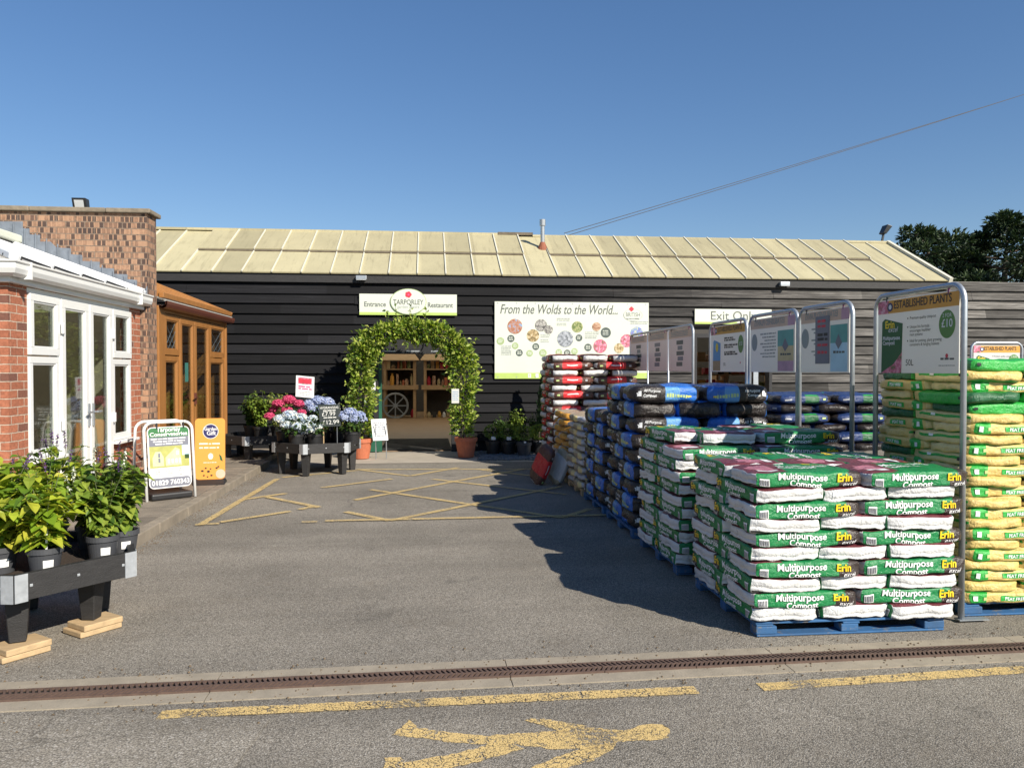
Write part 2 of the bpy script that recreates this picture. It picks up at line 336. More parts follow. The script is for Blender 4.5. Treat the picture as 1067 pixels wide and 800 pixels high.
leafmat('leaf_mid', [(.025, .06, .012), (.05, .10, .02), (.09, .15, .03)], .25)
leafmat('leaf_box', [(.07, .13, .015), (.16, .23, .03), (.26, .32, .05)], .25)
leafmat('leaf_gold', [(.16, .20, .04), (.30, .32, .08), (.42, .42, .16)], .25)
leafmat('leaf_conifer', [(.012, .035, .010), (.022, .055, .014), (.05, .095, .022)], .1, .6)
leafmat('leaf_pine', [(.008, .020, .008), (.016, .038, .012), (.035, .065, .020), (.060, .090, .03)], .12, .6)
leafmat('leaf_purple', [(.035, .012, .022), (.07, .025, .045)], .2)
leafmat('petal_pink', [(.50, .035, .12), (.62, .09, .20), (.40, .025, .09)], .15, .6)
leafmat('petal_pale', [(.42, .52, .66), (.60, .66, .72), (.72, .70, .60), (.34, .44, .68)], .15, .6)
leafmat('leaf_fresh', [(.04, .09, .014), (.09, .16, .02), (.17, .25, .03), (.30, .36, .05), (.07, .13, .02)], .3)
leafmat('petal_blue', [(.26, .32, .56), (.38, .44, .62), (.50, .52, .62)], .15, .6)
leafmat('petal_white', [(.70, .70, .62), (.60, .62, .52)], .15, .6)
leafmat('petal_violet', [(.10, .04, .16), (.20, .10, .28)], .15, .6)
glassmat('pane_glass', (.70, .74, .72)); glassmat('pane_glass_dark', (.80, .84, .82))
m = bpy.data.materials.new('opal_sheet'); t, N, L, P = nodes(m)
P.inputs['Base Color'].default_value = (.70, .71, .70, 1); P.inputs['Roughness'].default_value = .3
tr = N.new('ShaderNodeBsdfTranslucent'); tr.inputs[0].default_value = (.85, .83, .74, 1); mx = N.new('ShaderNodeMixShader'); mx.inputs[0].default_value = .5
L.new(P.outputs[0], mx.inputs[1]); L.new(tr.outputs[0], mx.inputs[2]); L.new(mx.outputs[0], N['Material Output'].inputs[0]); M['opal_sheet'] = m

# ------------------------------------------------------------------ object helpers
def tag(o, label=None, cat=None, group=None, kind=None):
    if label: o['label'] = label
    if cat: o['category'] = cat
    if group: o['group'] = group
    if kind: o['kind'] = kind
    return o
def thing(name, label, cat, loc=(0, 0, 0), group=None):
    o = bpy.data.objects.new(name, None); C.objects.link(o); o.location = loc; o.empty_display_size = .2
    return tag(o, label, cat, group)
def wloc(o):
    v = Vector((0, 0, 0))
    while o: v += o.location; o = o.parent
    return v
def copy_tree(o, parent=None):
    c = o.copy(); C.objects.link(c); c.parent = parent
    for ch in list(o.children): copy_tree(ch, c)
    return c
_tc = {}
def T(s, size=1, bold=0.0, shear=0.0, sx=1.0, align='CENTER'):
    key = (s, bold, shear, align)
    if key not in _tc:
        cu = bpy.data.curves.new('lettering', 'FONT'); cu.body = s; cu.size = 1; cu.align_x = align; cu.shear = shear; cu.offset = bold
        cu.resolution_u = 3; cu.fill_mode = 'FRONT'
        ob = bpy.data.objects.new('lettering', cu); me = ob.to_mesh()
        _tc[key] = ([(v.co.x, v.co.y) for v in me.vertices], [tuple(p.vertices) for p in me.polygons])
        ob.to_mesh_clear(); bpy.data.objects.remove(ob); bpy.data.curves.remove(cu)
    V, Fc = _tc[key]
    return [(x*size*sx, y*size) for x, y in V], Fc
def cut2d(V, Fc, dx, dy):                    # slice lettering so it can follow a curved surface
    bm = bmesh.new(); vs = [bm.verts.new((x, y, 0)) for x, y in V]
    for f in Fc:
        try: bm.faces.new([vs[i] for i in f])
        except ValueError: pass
    x0 = min(x for x, y in V); x1 = max(x for x, y in V); y0 = min(y for x, y in V); y1 = max(y for x, y in V)
    for a0, a1, d, n in ((x0, x1, dx, (1, 0, 0)), (y0, y1, dy, (0, 1, 0))):
        k = a0+d
        while k < a1:
            bmesh.ops.bisect_plane(bm, geom=bm.verts[:]+bm.edges[:]+bm.faces[:], plane_co=[q*k for q in n], plane_no=n); k += d
    bm.verts.index_update()
    out = [(v.co.x, v.co.y) for v in bm.verts], [tuple(v.index for v in f.verts) for f in bm.faces]
    bm.free(); return out
class Pl:                                    # a flat face to print on
    def __init__(s, o, u, v): s.o = Vector(o); s.u = Vector(u).normalized(); s.v = Vector(v).normalized(); s.n = s.u.cross(s.v)
    def p(s, a, b, d=0): return s.o+s.u*a+s.v*b+s.n*d
class MB:
    def __init__(s): s.V = []; s.F = []; s.I = []; s.M = []
    def mi(s, m):
        m = M[m] if isinstance(m, str) else m
        if m not in s.M: s.M.append(m)
        return s.M.index(m)
    def add(s, V, Fc, m):
        k = len(s.V); i = s.mi(m); s.V += [tuple(v) for v in V]
        for f in Fc: s.F.append(tuple(q+k for q in f)); s.I.append(i)
    def hexa(s, p, m):                        # 8 points: bottom 4 then top 4 (both counter-clockwise from above)
        s.add(p, [(3, 2, 1, 0), (4, 5, 6, 7), (0, 1, 5, 4), (1, 2, 6, 5), (2, 3, 7, 6), (3, 0, 4, 7)], m)
    def box(s, a, b, m):
        (x0, y0, z0), (x1, y1, z1) = a, b
        s.hexa([(x0, y0, z0), (x1, y0, z0), (x1, y1, z0), (x0, y1, z0), (x0, y0, z1), (x1, y0, z1), (x1, y1, z1), (x0, y1, z1)], m)
    def obox(s, c, ux, uy, hx, hy, z0, z1, m, hx2=None, hy2=None):   # oriented box; second half sizes at the top
        c = Vector((c[0], c[1], 0)); ux = Vector((ux[0], ux[1], 0)).normalized(); uy = Vector((uy[0], uy[1], 0)).normalized()
        hx2 = hx if hx2 is None else hx2; hy2 = hy if hy2 is None else hy2
        P_ = [c+ux*(a*hx)+uy*(b*hy)+Vector((0, 0, z0)) for a, b in ((-1, -1), (1, -1), (1, 1), (-1, 1))]
        P_ += [c+ux*(a*hx2)+uy*(b*hy2)+Vector((0, 0, z1)) for a, b in ((-1, -1), (1, -1), (1, 1), (-1, 1))]
        s.hexa(P_, m)
    def bar(s, a, b, wd, ht, m, up=(0, 0, 1)):
        a = Vector(a); b = Vector(b); d = (b-a).normalized(); sd = d.cross(Vector(up))
        if sd.length < 1e-4: sd = d.cross(Vector((1, 0, 0)))
        sd = sd.normalized(); uu = sd.cross(d)
        q = [a-sd*wd/2-uu*ht/2, a+sd*wd/2-uu*ht/2, b+sd*wd/2-uu*ht/2, b-sd*wd/2-uu*ht/2]
        s.hexa(q+[x+uu*ht for x in q], m)
    def tube(s, pts, r, m, n=8, cap=True):
        pts = [Vector(p) for p in pts]; rs = r if isinstance(r, (list, tuple)) else [r]*len(pts)
        V = []; Fc = []; prev = None
        for i, p in enumerate(pts):
            d = (pts[min(i+1, len(pts)-1)]-pts[max(i-1, 0)]).normalized()
            a = prev if prev else (Vector((0, 0, 1)) if abs(d.z) < .9 else Vector((1, 0, 0)))
            a = (a-d*a.dot(d)).normalized(); prev = a; b = d.cross(a)
            for k in range(n):
                th = 2*math.pi*k/n; V.append(p+(a*math.cos(th)+b*math.sin(th))*rs[i])
        for i in range(len(pts)-1):
            for k in range(n): Fc.append((i*n+k, i*n+(k+1) % n, (i+1)*n+(k+1) % n, (i+1)*n+k))
        if cap: Fc.append(tuple(range(n-1, -1, -1))); Fc.append(tuple((len(pts)-1)*n+k for k in range(n)))
        s.add(V, Fc, m)
    def lathe(s, c, prof, m, n=20):           # prof: (radius, z)
        V = []; Fc = []
        for r, z in prof:
            for k in range(n): V.append((c[0]+r*math.cos(2*math.pi*k/n), c[1]+r*math.sin(2*math.pi*k/n), c[2]+z))
        for i in range(len(prof)-1):
            for k in range(n): Fc.append((i*n+k, i*n+(k+1) % n, (i+1)*n+(k+1) % n, (i+1)*n+k))
        s.add(V, Fc, m)
    def poly(s, pts, m): s.add(pts, [tuple(range(len(pts)))], m)
    def prism(s, pts, off, m):                # flat outline given thickness
        pts = [Vector(p) for p in pts]; off = Vector(off); n = len(pts)
        s.add(pts+[p+off for p in pts], [tuple(range(n-1, -1, -1)), tuple(range(n, 2*n))]+[(i, (i+1) % n, n+(i+1) % n, n+i) for i in range(n)], m)
    def sphere(s, c, r, m, nu=12, nv=8, sq=(1, 1, 1)):
        V = []; Fc = []
        for j in range(nv+1):
            th = math.pi*j/nv
            for k in range(nu):
                ph = 2*math.pi*k/nu; V.append((c[0]+r*sq[0]*math.sin(th)*math.cos(ph), c[1]+r*sq[1]*math.sin(th)*math.sin(ph), c[2]+r*sq[2]*math.cos(th)))
        for j in range(nv):
            for k in range(nu): Fc.append((j*nu+k, (j+1)*nu+k, (j+1)*nu+(k+1) % nu, j*nu+(k+1) % nu))
        s.add(V, Fc, m)
    # printing on a Pl
    def rect(s, pl, a0, b0, a1, b1, d, m): s.add([pl.p(a0, b0, d), pl.p(a1, b0, d), pl.p(a1, b1, d), pl.p(a0, b1, d)], [(0, 1, 2, 3)], m)
    def ppoly(s, pl, pts, d, m): s.add([pl.p(a, b, d) for a, b in pts], [tuple(range(len(pts)))], m)
    def disc(s, pl, a, b, r, d, m, sy=1.0, n=28): s.ppoly(pl, [(a+r*math.cos(2*math.pi*k/n), b+r*sy*math.sin(2*math.pi*k/n)) for k in range(n)], d, m)
    def text(s, pl, st, a, b, size, d, m, bold=0, shear=0, sx=1, align='CENTER', mirror=False):
        V, Fc = T(st, size, bold, shear, sx, align); k = -1 if mirror else 1
        s.add([pl.p(a+k*x, b+y, d) for x, y in V], Fc, m)
    def textfit(s, pl, st, a0, a1, b, size, d, m, **kw):
        mir = kw.pop('mirror', False); V, Fc = T(st, size, kw.get('bold', 0), kw.get('shear', 0), 1, 'LEFT'); x0 = min(x for x, y in V); x1 = max(x for x, y in V); k = (a1-a0)/(x1-x0)
        s.add([pl.p((a0+(x-x0)*k) if not mir else (a1-(x-x0)*k), b+y, d) for x, y in V], Fc, m)
    def dashes(s, pl, a0, a1, b, h, d, m, seed=0, align='L'):
        r = random.Random(seed); x = a0
        while x < a1-h:
            l = min(h*r.uniform(1.2, 5), a1-x); s.rect(pl, x, b, x+l, b+h*r.uniform(.75, 1), d, m); x += l+h*.55
    def leaf(s, p, d, nrm, ln, wd, m, fold=.25):
        d = d.normalized(); sd = d.cross(nrm)
        if sd.length < 1e-4: sd = d.orthogonal()
        sd = sd.normalized(); n = sd.cross(d)
        tip = p+d*ln-n*ln*.18; mid = p+d*ln*.45
        s.add([p, mid+sd*wd*.5+n*wd*fold, tip, mid-sd*wd*.5+n*wd*fold], [(0, 1, 2), (0, 2, 3)], m)
    def build(s, name, parent=None, smooth=False, bevel=0, origin=None):
        me = bpy.data.meshes.new(name)
        if parent is not None: o0 = wloc(parent)
        elif origin is not None: o0 = Vector(origin)
        else:
            xs = [v[0] for v in s.V]; ys = [v[1] for v in s.V]; zs = [v[2] for v in s.V]
            o0 = Vector(((min(xs)+max(xs))/2, (min(ys)+max(ys))/2, min(zs)))
        me.from_pydata([(v[0]-o0.x, v[1]-o0.y, v[2]-o0.z) for v in s.V], [], s.F)
        for m in s.M: me.materials.append(m)
        me.polygons.foreach_set('material_index', s.I)
        if smooth: me.polygons.foreach_set('use_smooth', [True]*len(me.polygons))
        me.update()
        o = bpy.data.objects.new(name, me); C.objects.link(o)
        if parent is not None: o.parent = parent
        else: o.location = o0
        if bevel:
            b = o.modifiers.new('bevel', 'BEVEL'); b.width = bevel; b.segments = 2; b.limit_method = 'ANGLE'; b.angle_limit = R(40)
        return o
def rv(): 
    while True:
        v = Vector((rnd.uniform(-1, 1), rnd.uniform(-1, 1), rnd.uniform(-1, 1)))
        if .05 < v.length < 1: return v
# ================================================================== GROUND
b = MB(); S_ = 220
b.poly([(-S_, -60, 0), (S_, -60, 0), (S_, 400, 0), (-S_, 400, 0)], 'asphalt'); tag(b.build('ground', origin=(0, 0, 0)), kind='structure')
# lighter resurfaced patch by the drain
b = MB(); b.poly(
      [G(-260, 1100, .004), G(150, 1100, .004), G(243, 800, .004), G(262, 775, .004), G(281, 749, .004), G(150, 743, .004), G(-260, 752, .004)], 'asphalt_light')
tag(b.build('asphalt_patch', origin=(0, 0, 0)), kind='structure')
# apron at the shop front
b = MB(); ax = [(-2.5, 13.75), (-1.0, 13.7), (.6, 13.72), (2.2, 13.66), (4, 13.75)]
V = [(x, y, .004) for x, y in ax]+[(4, 15.55, .004), (-2.5, 15.55, .004)]
b.poly(V, 'apron_concrete'); tag(b.build('apron', origin=(0, 0, 0)), kind='structure')
# pavement with kerb
mp = bpy.data.materials.new('paving_slab'); t, N, L, P = nodes(mp)
tc = N.new('ShaderNodeTexCoord'); q = N.new('ShaderNodeTexBrick'); L.new(tc.outputs['Object'], q.inputs['Vector'])
q.inputs['Scale'].default_value = 1; q.inputs['Brick Width'].default_value = .9; q.inputs['Row Height'].default_value = .6; q.inputs['Mortar Size'].default_value = .010
q.inputs['Color1'].default_value = (.25, .205, .155, 1); q.inputs['Color2'].default_value = (.19, .16, .125, 1); q.inputs['Mortar'].default_value = (.06, .05, .038, 1)
n1 = noise_n(t, tc.outputs['Object'], 2.3, 6, .7); n2 = noise_n(t, tc.outputs['Object'], 60, 3)
c = mixc(t, 1, q.outputs[0], ramp(t, n1, [(.3, .6), (.7, 1.3)]), 'MULTIPLY'); c = mixc(t, 1, c, ramp(t, n2, [(.3, .8), (.7, 1.15)]), 'MULTIPLY')
L.new(c, P.inputs['Base Color']); P.inputs['Roughness'].default_value = .9
L.new(bump(t, q.outputs[1], -.006, 1, bump(t, n2, .003)), P.inputs['Normal']); M['paving_slab'] = mp
KX = -2.60
b = MB(); b.box((-9, 6.25, -.05), (KX-.13, 15.56, .10), 'paving_slab'); tag(b.build('pavement', origin=(0, 0, 0)), kind='structure')
b = MB(); y = 6.25
while y < 13.5:
    l = min(.914, 13.5-y); dz = rnd.uniform(-.006, .006); b.box((KX-.126, y+.004, -.05), (KX+rnd.uniform(-.006, .006), y+l-.004, .105+dz), 'kerb_stone'); y += .914
tag(b.build('kerb', bevel=.012, origin=(0, 0, 0)), kind='structure')
# drain channel
D0 = G(0, 727); D1 = G(1067, 676); dd = (D1-D0).normalized(); dn = Vector((-dd.y, dd.x, 0))
def dr(a, o, z): return D0+dd*a+dn*o+Vector((0, 0, z))
b = MB()
for sgn, w0, w1 in ((1, .066, .195), (-1, -.175, -.066)):
    a = -5.0
    while a < 14:
        b.hexa([dr(a+.002, w0, -.1), dr(a+1.497, w0, -.1), dr(a+1.497, w1, -.1), dr(a+.002, w1, -.1)]+[dr(a+.002, w0, .006), dr(a+1.497, w0, .006), dr(a+1.497, w1, .006), dr(a+.002, w1, .006)], 'concrete'); a += 1.5
tag(b.build('drain_kerb', origin=(0, 0, 0)), kind='structure')
b = MB(); b.poly([dr(-5, -.066, .005), dr(14, -.066, .005), dr(14, .066, .005), dr(-5, .066, .005)], 'pit_black')  # black sheet just below the bars paints the shade inside the drain
a = -2.0
while a < 7.5:                               # two rows of slanted cast slots
    for o0, o1, k in ((-.058, -.004, .012), (.004, .058, -.012)):
        p = [dr(a-k, o0, .006), dr(a-k+.013, o0, .006), dr(a+k+.013, o1, .006), dr(a+k, o1, .006)]
        b.hexa(p+[x+Vector((0, 0, .010)) for x in p], 'cast_iron')
    a += .027
for o0, o1 in ((-.066, -.056), (-.005, .005), (.056, .066)):
    a = -2.0
    while a < 7.5:
        p = [dr(a+.002, o0, .006), dr(a+.498, o0, .006), dr(a+.498, o1, .006), dr(a+.002, o1, .006)]; b.hexa(p+[x+Vector((0, 0, .011)) for x in p], 'cast_iron'); a += .5
tag(b.build('drain_grating', origin=(0, 0, 0)), 'rusty cast iron drain grating across the drive', 'drain')
b = MB()
for k in range(1500):                        # grit gathered along the kerb and the drain
    if k < 800: y = rnd.uniform(6.3, 13.4); c = Vector((KX+.01+abs(rnd.gauss(0, .10)), y, .001))
    else: c = dr(rnd.uniform(-1.5, 7), rnd.choice((1, -1))*(.06+abs(rnd.gauss(0, .16))), .006)
    s = rnd.uniform(.003, .010); b.add([c+Vector((s*rnd.uniform(.5, 1), 0, 0)), c+Vector((-s, s*.8, 0)), c+Vector((-s*.5, -s, 0)), c+Vector((0, 0, s*.8))], [(0, 1, 3), (1, 2, 3), (2, 0, 3)], 'grit')
tag(b.build('grit', origin=(0, 0, 0)), 'brown grit gathered along the kerb and drain', 'grit', kind='stuff')
# painted markings
def stripe(b, p0, p1, wd, z, m, n=14):
    p0 = Vector(p0); p1 = Vector(p1); d = (p1-p0).normalized(); s_ = Vector((-d.y, d.x, 0)); prev = None
    for i in range(n+1):
        c = p0.lerp(p1, i/n); j = [wd/2*(1+.16*noise.noise(c*11+Vector((k*9, 0, 0)))+rnd.uniform(-.06, .06)) for k in range(2)]
        cur = (Vector((c.x, c.y, z))+s_*j[0], Vector((c.x, c.y, z))-s_*j[1])
        if prev: b.add([prev[1], cur[1], cur[0], prev[0]], [(0, 1, 2, 3)], m)
        prev = cur
b = MB(); stripe(b, G(166, 745.5), G(726, 719.5), .092, .0065, 'road_yellow', 150); tag(b.build('road_marking', origin=(0, 0, 0)), kind='structure')
b = MB(); stripe(b, G(792, 716), G(1130, 693.5), .092, .004, 'road_yellow', 100); tag(b.build('road_marking', origin=(0, 0, 0)), kind='structure')
b = MB()
def ragged(P_, step=.018, amp=.0075):
    out = []
    for i, p in enumerate(P_):
        q = P_[(i+1) % len(P_)]; n = max(1, int((q-p).length/step)); d = (q-p).normalized() if (q-p).length > 0 else Vector((1, 0, 0)); s_ = Vector((-d.y, d.x, 0))
        for k in range(n):
            c = p.lerp(q, k/n); out.append(c+s_*amp*(noise.noise(c*31)*1.6+noise.noise(c*90)))
    return out
def ap(pts, z):
    P_ = ragged([G(390+x/3.334, 735+y/3.334, z) for x, y in pts][::-1]); f = bmesh.new(); fc = f.faces.new([f.verts.new(p) for p in P_]); bmesh.ops.triangulate(f, faces=[fc]); f.verts.index_update()
    b.add([v.co for v in f.verts], [tuple(v.index for v in q.verts) for q in f.faces], 'road_yellow'); f.free()
ap([(60, 100), (125, 48), (150, 75), (260, 92), (400, 104), (500, 95), (640, 85), (800, 80), (870, 85), (905, 76), (930, 66), (965, 62), (1000, 66), (1022, 78), (1028, 92), (1018, 108), (985, 117), (940, 119), (900, 120), (845, 125), (820, 150), (620, 148), (480, 132), (400, 133), (280, 127), (180, 112)], .0030)
ap([(520, 50), (560, 42), (640, 52), (800, 80), (640, 88), (600, 70)], .0036)
ap([(845, 122), (820, 155), (760, 188), (660, 218), (560, 245), (500, 250), (540, 212), (620, 185), (720, 145)], .0042)
ap([(480, 128), (520, 148), (400, 182), (250, 220), (120, 262), (30, 262), (35, 180), (95, 175), (110, 195), (300, 162), (400, 132)], .0048)
tag(b.build('road_arrow', origin=(0, 0, 0)), kind='structure')
b = MB(); z = .0140
def hz(x, y): return 156+x/2.178, 459+y/2.178
for a0, b0, a1, b1 in ((103, 193, 158, 190), (345, 187, 380, 186), (398, 184, 1060, 170), (115, 193, 290, 88), (160, 187, 320, 162), (340, 158, 380, 149), (255, 127, 385, 153), (390, 108, 550, 88), (205, 136, 310, 121), (445, 163, 545, 183), (545, 183, 935, 105),
                       (465, 136, 700, 92), (700, 92, 850, 65), (500, 112, 935, 176), (640, 88, 945, 123), (470, 66, 590, 81), (590, 81, 700, 62), (740, 65, 870, 81), (470, 66, 900, 65), (935, 176, 1000, 155), (300, 84, 470, 68)):
    (x0, y0), (x1, y1) = hz(a0, b0), hz(a1, b1)
    stripe(b, G(x0, y0), G(x1, y1), .085, z, 'road_yellow_worn', 10); z -= .0004
tag(b.build('hatched_marking', origin=(0, 0, 0)), kind='structure')

# ================================================================== GARDEN CENTRE
WY = 15.6; WTOP = 3.42
garden = thing('garden_centre', 'long black weatherboarded shop with cream sheet roof', 'shop', (2, WY, 0))
dA = PY(393, 470, WY); dB = PY(472, 470, WY); dTop = PY(430, 364, WY).z
eA = PY(722, 400, WY); eB = PY(803, 400, WY); eTop = 2.32
WX0, WX1 = -9.0, 17.5
b = MB(); k = 0; z = 0.0
while z < WTOP-.01:
    z1 = min(z+BP, WTOP)
    segs = [(WX0, WX1)]
    for a0, a1, tp in ((dA.x, dB.x, dTop+.32), (eA.x, eB.x, eTop)):
        if z+.02 < tp:
            ns = []
            for s0, s1 in segs:
                if a1 <= s0 or a0 >= s1: ns.append((s0, s1))
                else: ns += [(s0, a0), (a1, s1)]
            segs = ns
    for s0, s1 in segs:                       # each lapped board leans out at its foot
        x = s0
        while x < s1-.01:
            x2 = min(s1, x+rnd.uniform(3.2, 4.8)) if s1-x > 5 else s1
            j = rnd.uniform(-.004, .004); jz = rnd.uniform(-.004, .004)
            b.hexa([(x+.003, WY-.060+j, z+jz+.010), (x2-.003, WY-.060+j+rnd.uniform(-.004, .004), z+jz+.010+rnd.uniform(-.004, .004)), (x2-.001, WY+.02, z), (x+.001, WY+.02, z),
                    (x+.001, WY-.014, z1+.012), (x2-.001, WY-.014, z1+.012), (x2-.001, WY+.02, z1+.012), (x+.001, WY+.02, z1+.012)], 'weatherboard'); x = x2
    z = z1
b.build('wall', garden)
b = MB(); b.box((WX0, WY+.03, 0), (dA.x-.06, WY+.12, WTOP), 'shop_dark'); b.box((dB.x+.06, WY+.03, 0), (eA.x, WY+.12, WTOP), 'shop_dark'); b.box((eB.x, WY+.03, 0), (11, WY+.12, WTOP), 'shop_dark')
b.box((dA.x-.06, WY+.03, dTop+.32), (dB.x+.06, WY+.12, WTOP), 'shop_dark'); b.box((eA.x, WY+.03, eTop), (eB.x, WY+.12, WTOP), 'shop_dark'); b.build('inner_lining', garden)
# eaves board and roof
RX1 = PY(985, 295, WY).x; RX0 = -6.2
RYe = WY-.14; RZe = WTOP+.02; RYr = 17.75; RZr = RZe+.495*(RYr-RYe)
def rp(x, s, d=0):                            # a point on the front slope, s from eave (0) to ridge (1)
    n = Vector((0, -(RZr-RZe), RYr-RYe)).normalized(); return Vector((x, RYe+(RYr-RYe)*s, RZe+(RZr-RZe)*s))+n*d
def slab(b, x0, x1, s0, s1, d0, d1, m): b.hexa([rp(x0, s0, d0), rp(x1, s0, d0), rp(x1, s1, d0), rp(x0, s1, d0), rp(x0, s0, d1), rp(x1, s0, d1), rp(x1, s1, d1), rp(x0, s1, d1)], m)
b = MB(); b.box((RX0, WY-.095, WTOP-.16), (RX1, WY-.065, WTOP-.005), 'black_timber'); b.build('eaves_board', garden)
b = MB(); bay = .553
nb = int(round((RX1-RX0)/bay)); bay = (RX1-RX0)/nb
for i in range(nb):
    x = RX0+i*bay; slab(b, x+.004, x+bay-.004, 0, 1, -.02+rnd.uniform(-.004, .004), rnd.uniform(-.003, .003)+.004, 'cream_sheet')
rf = b.build('roof', garden)
fx = PY(566, 254, 16.9).x
gaps = [(-9, RX0+3*bay+.02), (fx-.30, fx+.30), (RX1-1.6*bay, 99)]
b = MB()
for i in range(nb):
    x = RX0+i*bay
    if any(g0 < x+bay/2 < g1 for g0, g1 in gaps): continue
    slab(b, x+.006, x+bay-.006, .49+rnd.uniform(-.004, .004), 1.005, .012, .045+rnd.uniform(-.004, .004), 'cream_sheet_upper')
b.build('upper_sheet_row', rf)
b = MB(); past = False
for i in range(nb):
    x = RX0+i*bay
    if any(g0 < x+bay/2 < g1 for g0, g1 in gaps): continue
    if b.V and x > fx and not past: b.build('lap_edge', rf); b = MB(); past = True
    slab(b, x, x+bay, .468, .492+rnd.uniform(-.003, .008), .006, .030, 'mossy_edge')
b.build('lap_edge', rf)
b = MB()
for i in range(nb+1):
    x = RX0+i*bay
    slab(b, x-.012, x+.012, -.004, .486, .003, .026, 'white_bar')
    up = not any(g0 < x < g1 for g0, g1 in gaps)
    slab(b, x-.012, x+.012, .486, 1.0, .003, .066 if up else .026, 'white_bar')
b.build('glazing_bars', rf)
b = MB(); slab(b, RX1-.02, RX1+.06, -.005, 1.0, -.06, .06, 'white_bar'); b.build('verge', rf)
b = MB(); b.bar((RX0, RYr+.02, RZr+.035), (fx-.9, RYr+.02, RZr+.035), .16, .05, 'cream_sheet_upper'); b.bar((fx-.9, RYr+.02, RZr+.05), (fx-.12, RYr+.02, RZr+.05), .18, .06, 'mossy_edge')
b.bar((fx-.12, RYr+.02, RZr+.01), (RX1, RYr+.02, RZr+.01), .16, .05, 'cream_sheet_upper'); b.build('ridge', rf)
b = MB(); b.hexa([(RX0, RYr, RZr-.03), (RX1, RYr, RZr-.03), (RX1, 19.9, WTOP-.03), (RX0, 19.9, WTOP-.03), (RX0, RYr, RZr), (RX1, RYr, RZr), (RX1, 19.9, WTOP), (RX0, 19.9, WTOP)], 'cream_sheet')
b.poly([(RX1-.05, RYe+.2, RZe-.03), (RX1-.05, 19.9, RZe-.03), (RX1-.05, RYr, RZr-.04)], 'shop_dark'); b.build('rear_slope', rf)
m = M['opal_sheet'].copy(); m.name = 'rooflight_sheet'; m.node_tree.nodes['Mix Shader'].inputs[0].default_value = .88; M['rooflight_sheet'] = m
# the hall behind the doors, under unseen translucent sheets added to let daylight in
HX0, HX1, HY1 = -3.6, 9.2, 30.5
b = MB(); b.box((HX0, WY+.13, -.03), (HX1, HY1, .010), 'shop_floor'); b.build('shop_floor', garden)
b = MB(); b.box((HX0-.1, WY+.13, 0), (HX0, HY1, 3.4), 'shop_dark'); b.box((HX1, WY+.13, 0), (HX1+.1, HY1, 3.4), 'shop_dark'); b.box((HX0-.1, HY1, 0), (HX1+.1, HY1+.1, 3.4), 'shop_dark'); b.build('inner_wall', garden)
b = MB(); b.box((HX0-.1, 19.9, 3.40), (HX1+.1, HY1+.1, 3.42), 'rooflight_sheet'); b.build('rooflight', garden)
# door surround
b = MB(); b.box((dA.x-.06, WY-.068, 0), (dA.x+.03, WY+.14, dTop+.30), 'black_stain'); b.box((dB.x-.03, WY-.068, 0), (dB.x+.06, WY+.14, dTop+.30), 'black_stain')
b.box((dA.x+.03, WY-.072, dTop+.003), (dB.x-.03, WY+.10, dTop+.30), 'black_stain'); b.build('door_surround', garden)
b = MB(); b.box((dA.x+.04, WY-.085, dTop-.09), (dB.x-.04, WY+.06, dTop), 'black_stain')
for i in range(3): x = dA.x+.10+i*.47; b.box((x, WY-.092, dTop-.05), (x+.26, WY-.087, dTop-.025), 'galv')
b.build('door_track', garden)
b = MB(); b.box((dA.x+.035, WY-.02, .10), (dA.x+.095, WY+.04, dTop-.10), 'teal_paint'); b.box((dA.x-.13, WY-.095, .02), (dA.x+.10, WY-.072, .45), 'teal_paint')
b.build('green_door_post', garden)
b = MB(); b.box((dA.x+.05, WY+.15, .011), (dB.x-.02, 18.3, .026), 'doormat'); tag(b.build('doormat'), 'wide black doormat inside the main entrance', 'doormat')
b = MB(); b.box((eA.x, WY-.068, 0), (eA.x+.06, WY+.14, eTop), 'black_stain'); b.box((eB.x-.06, WY-.068, 0), (eB.x, WY+.14, eTop), 'black_stain'); b.box((eA.x+.06, WY-.068, eTop-.08), (eB.x-.06, WY+.14, eTop), 'black_stain')
b.build('exit_door_frame', garden)
b = MB(); x = PY(788, 400, WY).x; b.box((x-.05, WY+.02, 0), (x+.05, WY+.06, eTop-.085), 'galv'); b.build('exit_door_leaf', garden)
# lamps under the eaves
for px, py, nm in ((376.5, 289, 'small grey bulkhead lamp under the eaves above the entrance'), (817, 295.5, 'small pale bulkhead lamp under the eaves right of the exit notice')):
    c = PY(px, py, WY-.13); e = thing('bulkhead_lamp', nm.replace(' right of the exit notice', ' past the exit notice'), 'lamp', c, 'lamps under the eaves')
    b = MB(); b.box((c.x-.10, c.y-.06, c.z-.045), (c.x+.10, c.y+.055, c.z+.03), 'galv'); b.build('housing', e, bevel=.008)
    b = MB(); b.box((c.x-.09, c.y-.065, c.z-.055), (c.x+.09, c.y+.02, c.z-.046), 'lamp_glass'); b.build('lens', e)
# flue
c = Vector((fx, 17.0, 0)); s = (17.0-RYe)/(RYr-RYe); zb = RZe+(RZr-RZe)*s
e = thing('flue_pipe', 'thin metal flue pipe with rusty flashing on the cream roof', 'flue', (fx, 17.0, zb))
tz = PY(567, 229, 17.0).z
b = MB(); b.lathe((fx, 17.0, 0), [(.045, zb), (.045, tz-.13), (.065, tz-.13), (.065, tz), (.0, tz+.005)], 'flue_metal', 14); b.build('pipe', e, smooth=False)
b = MB(); b.lathe((fx, 17.0, 0), [(.13, zb-.06), (.09, zb+.03), (.05, zb+.13), (.047, zb+.13)], 'flashing_rust', 14); b.build('flashing', e)
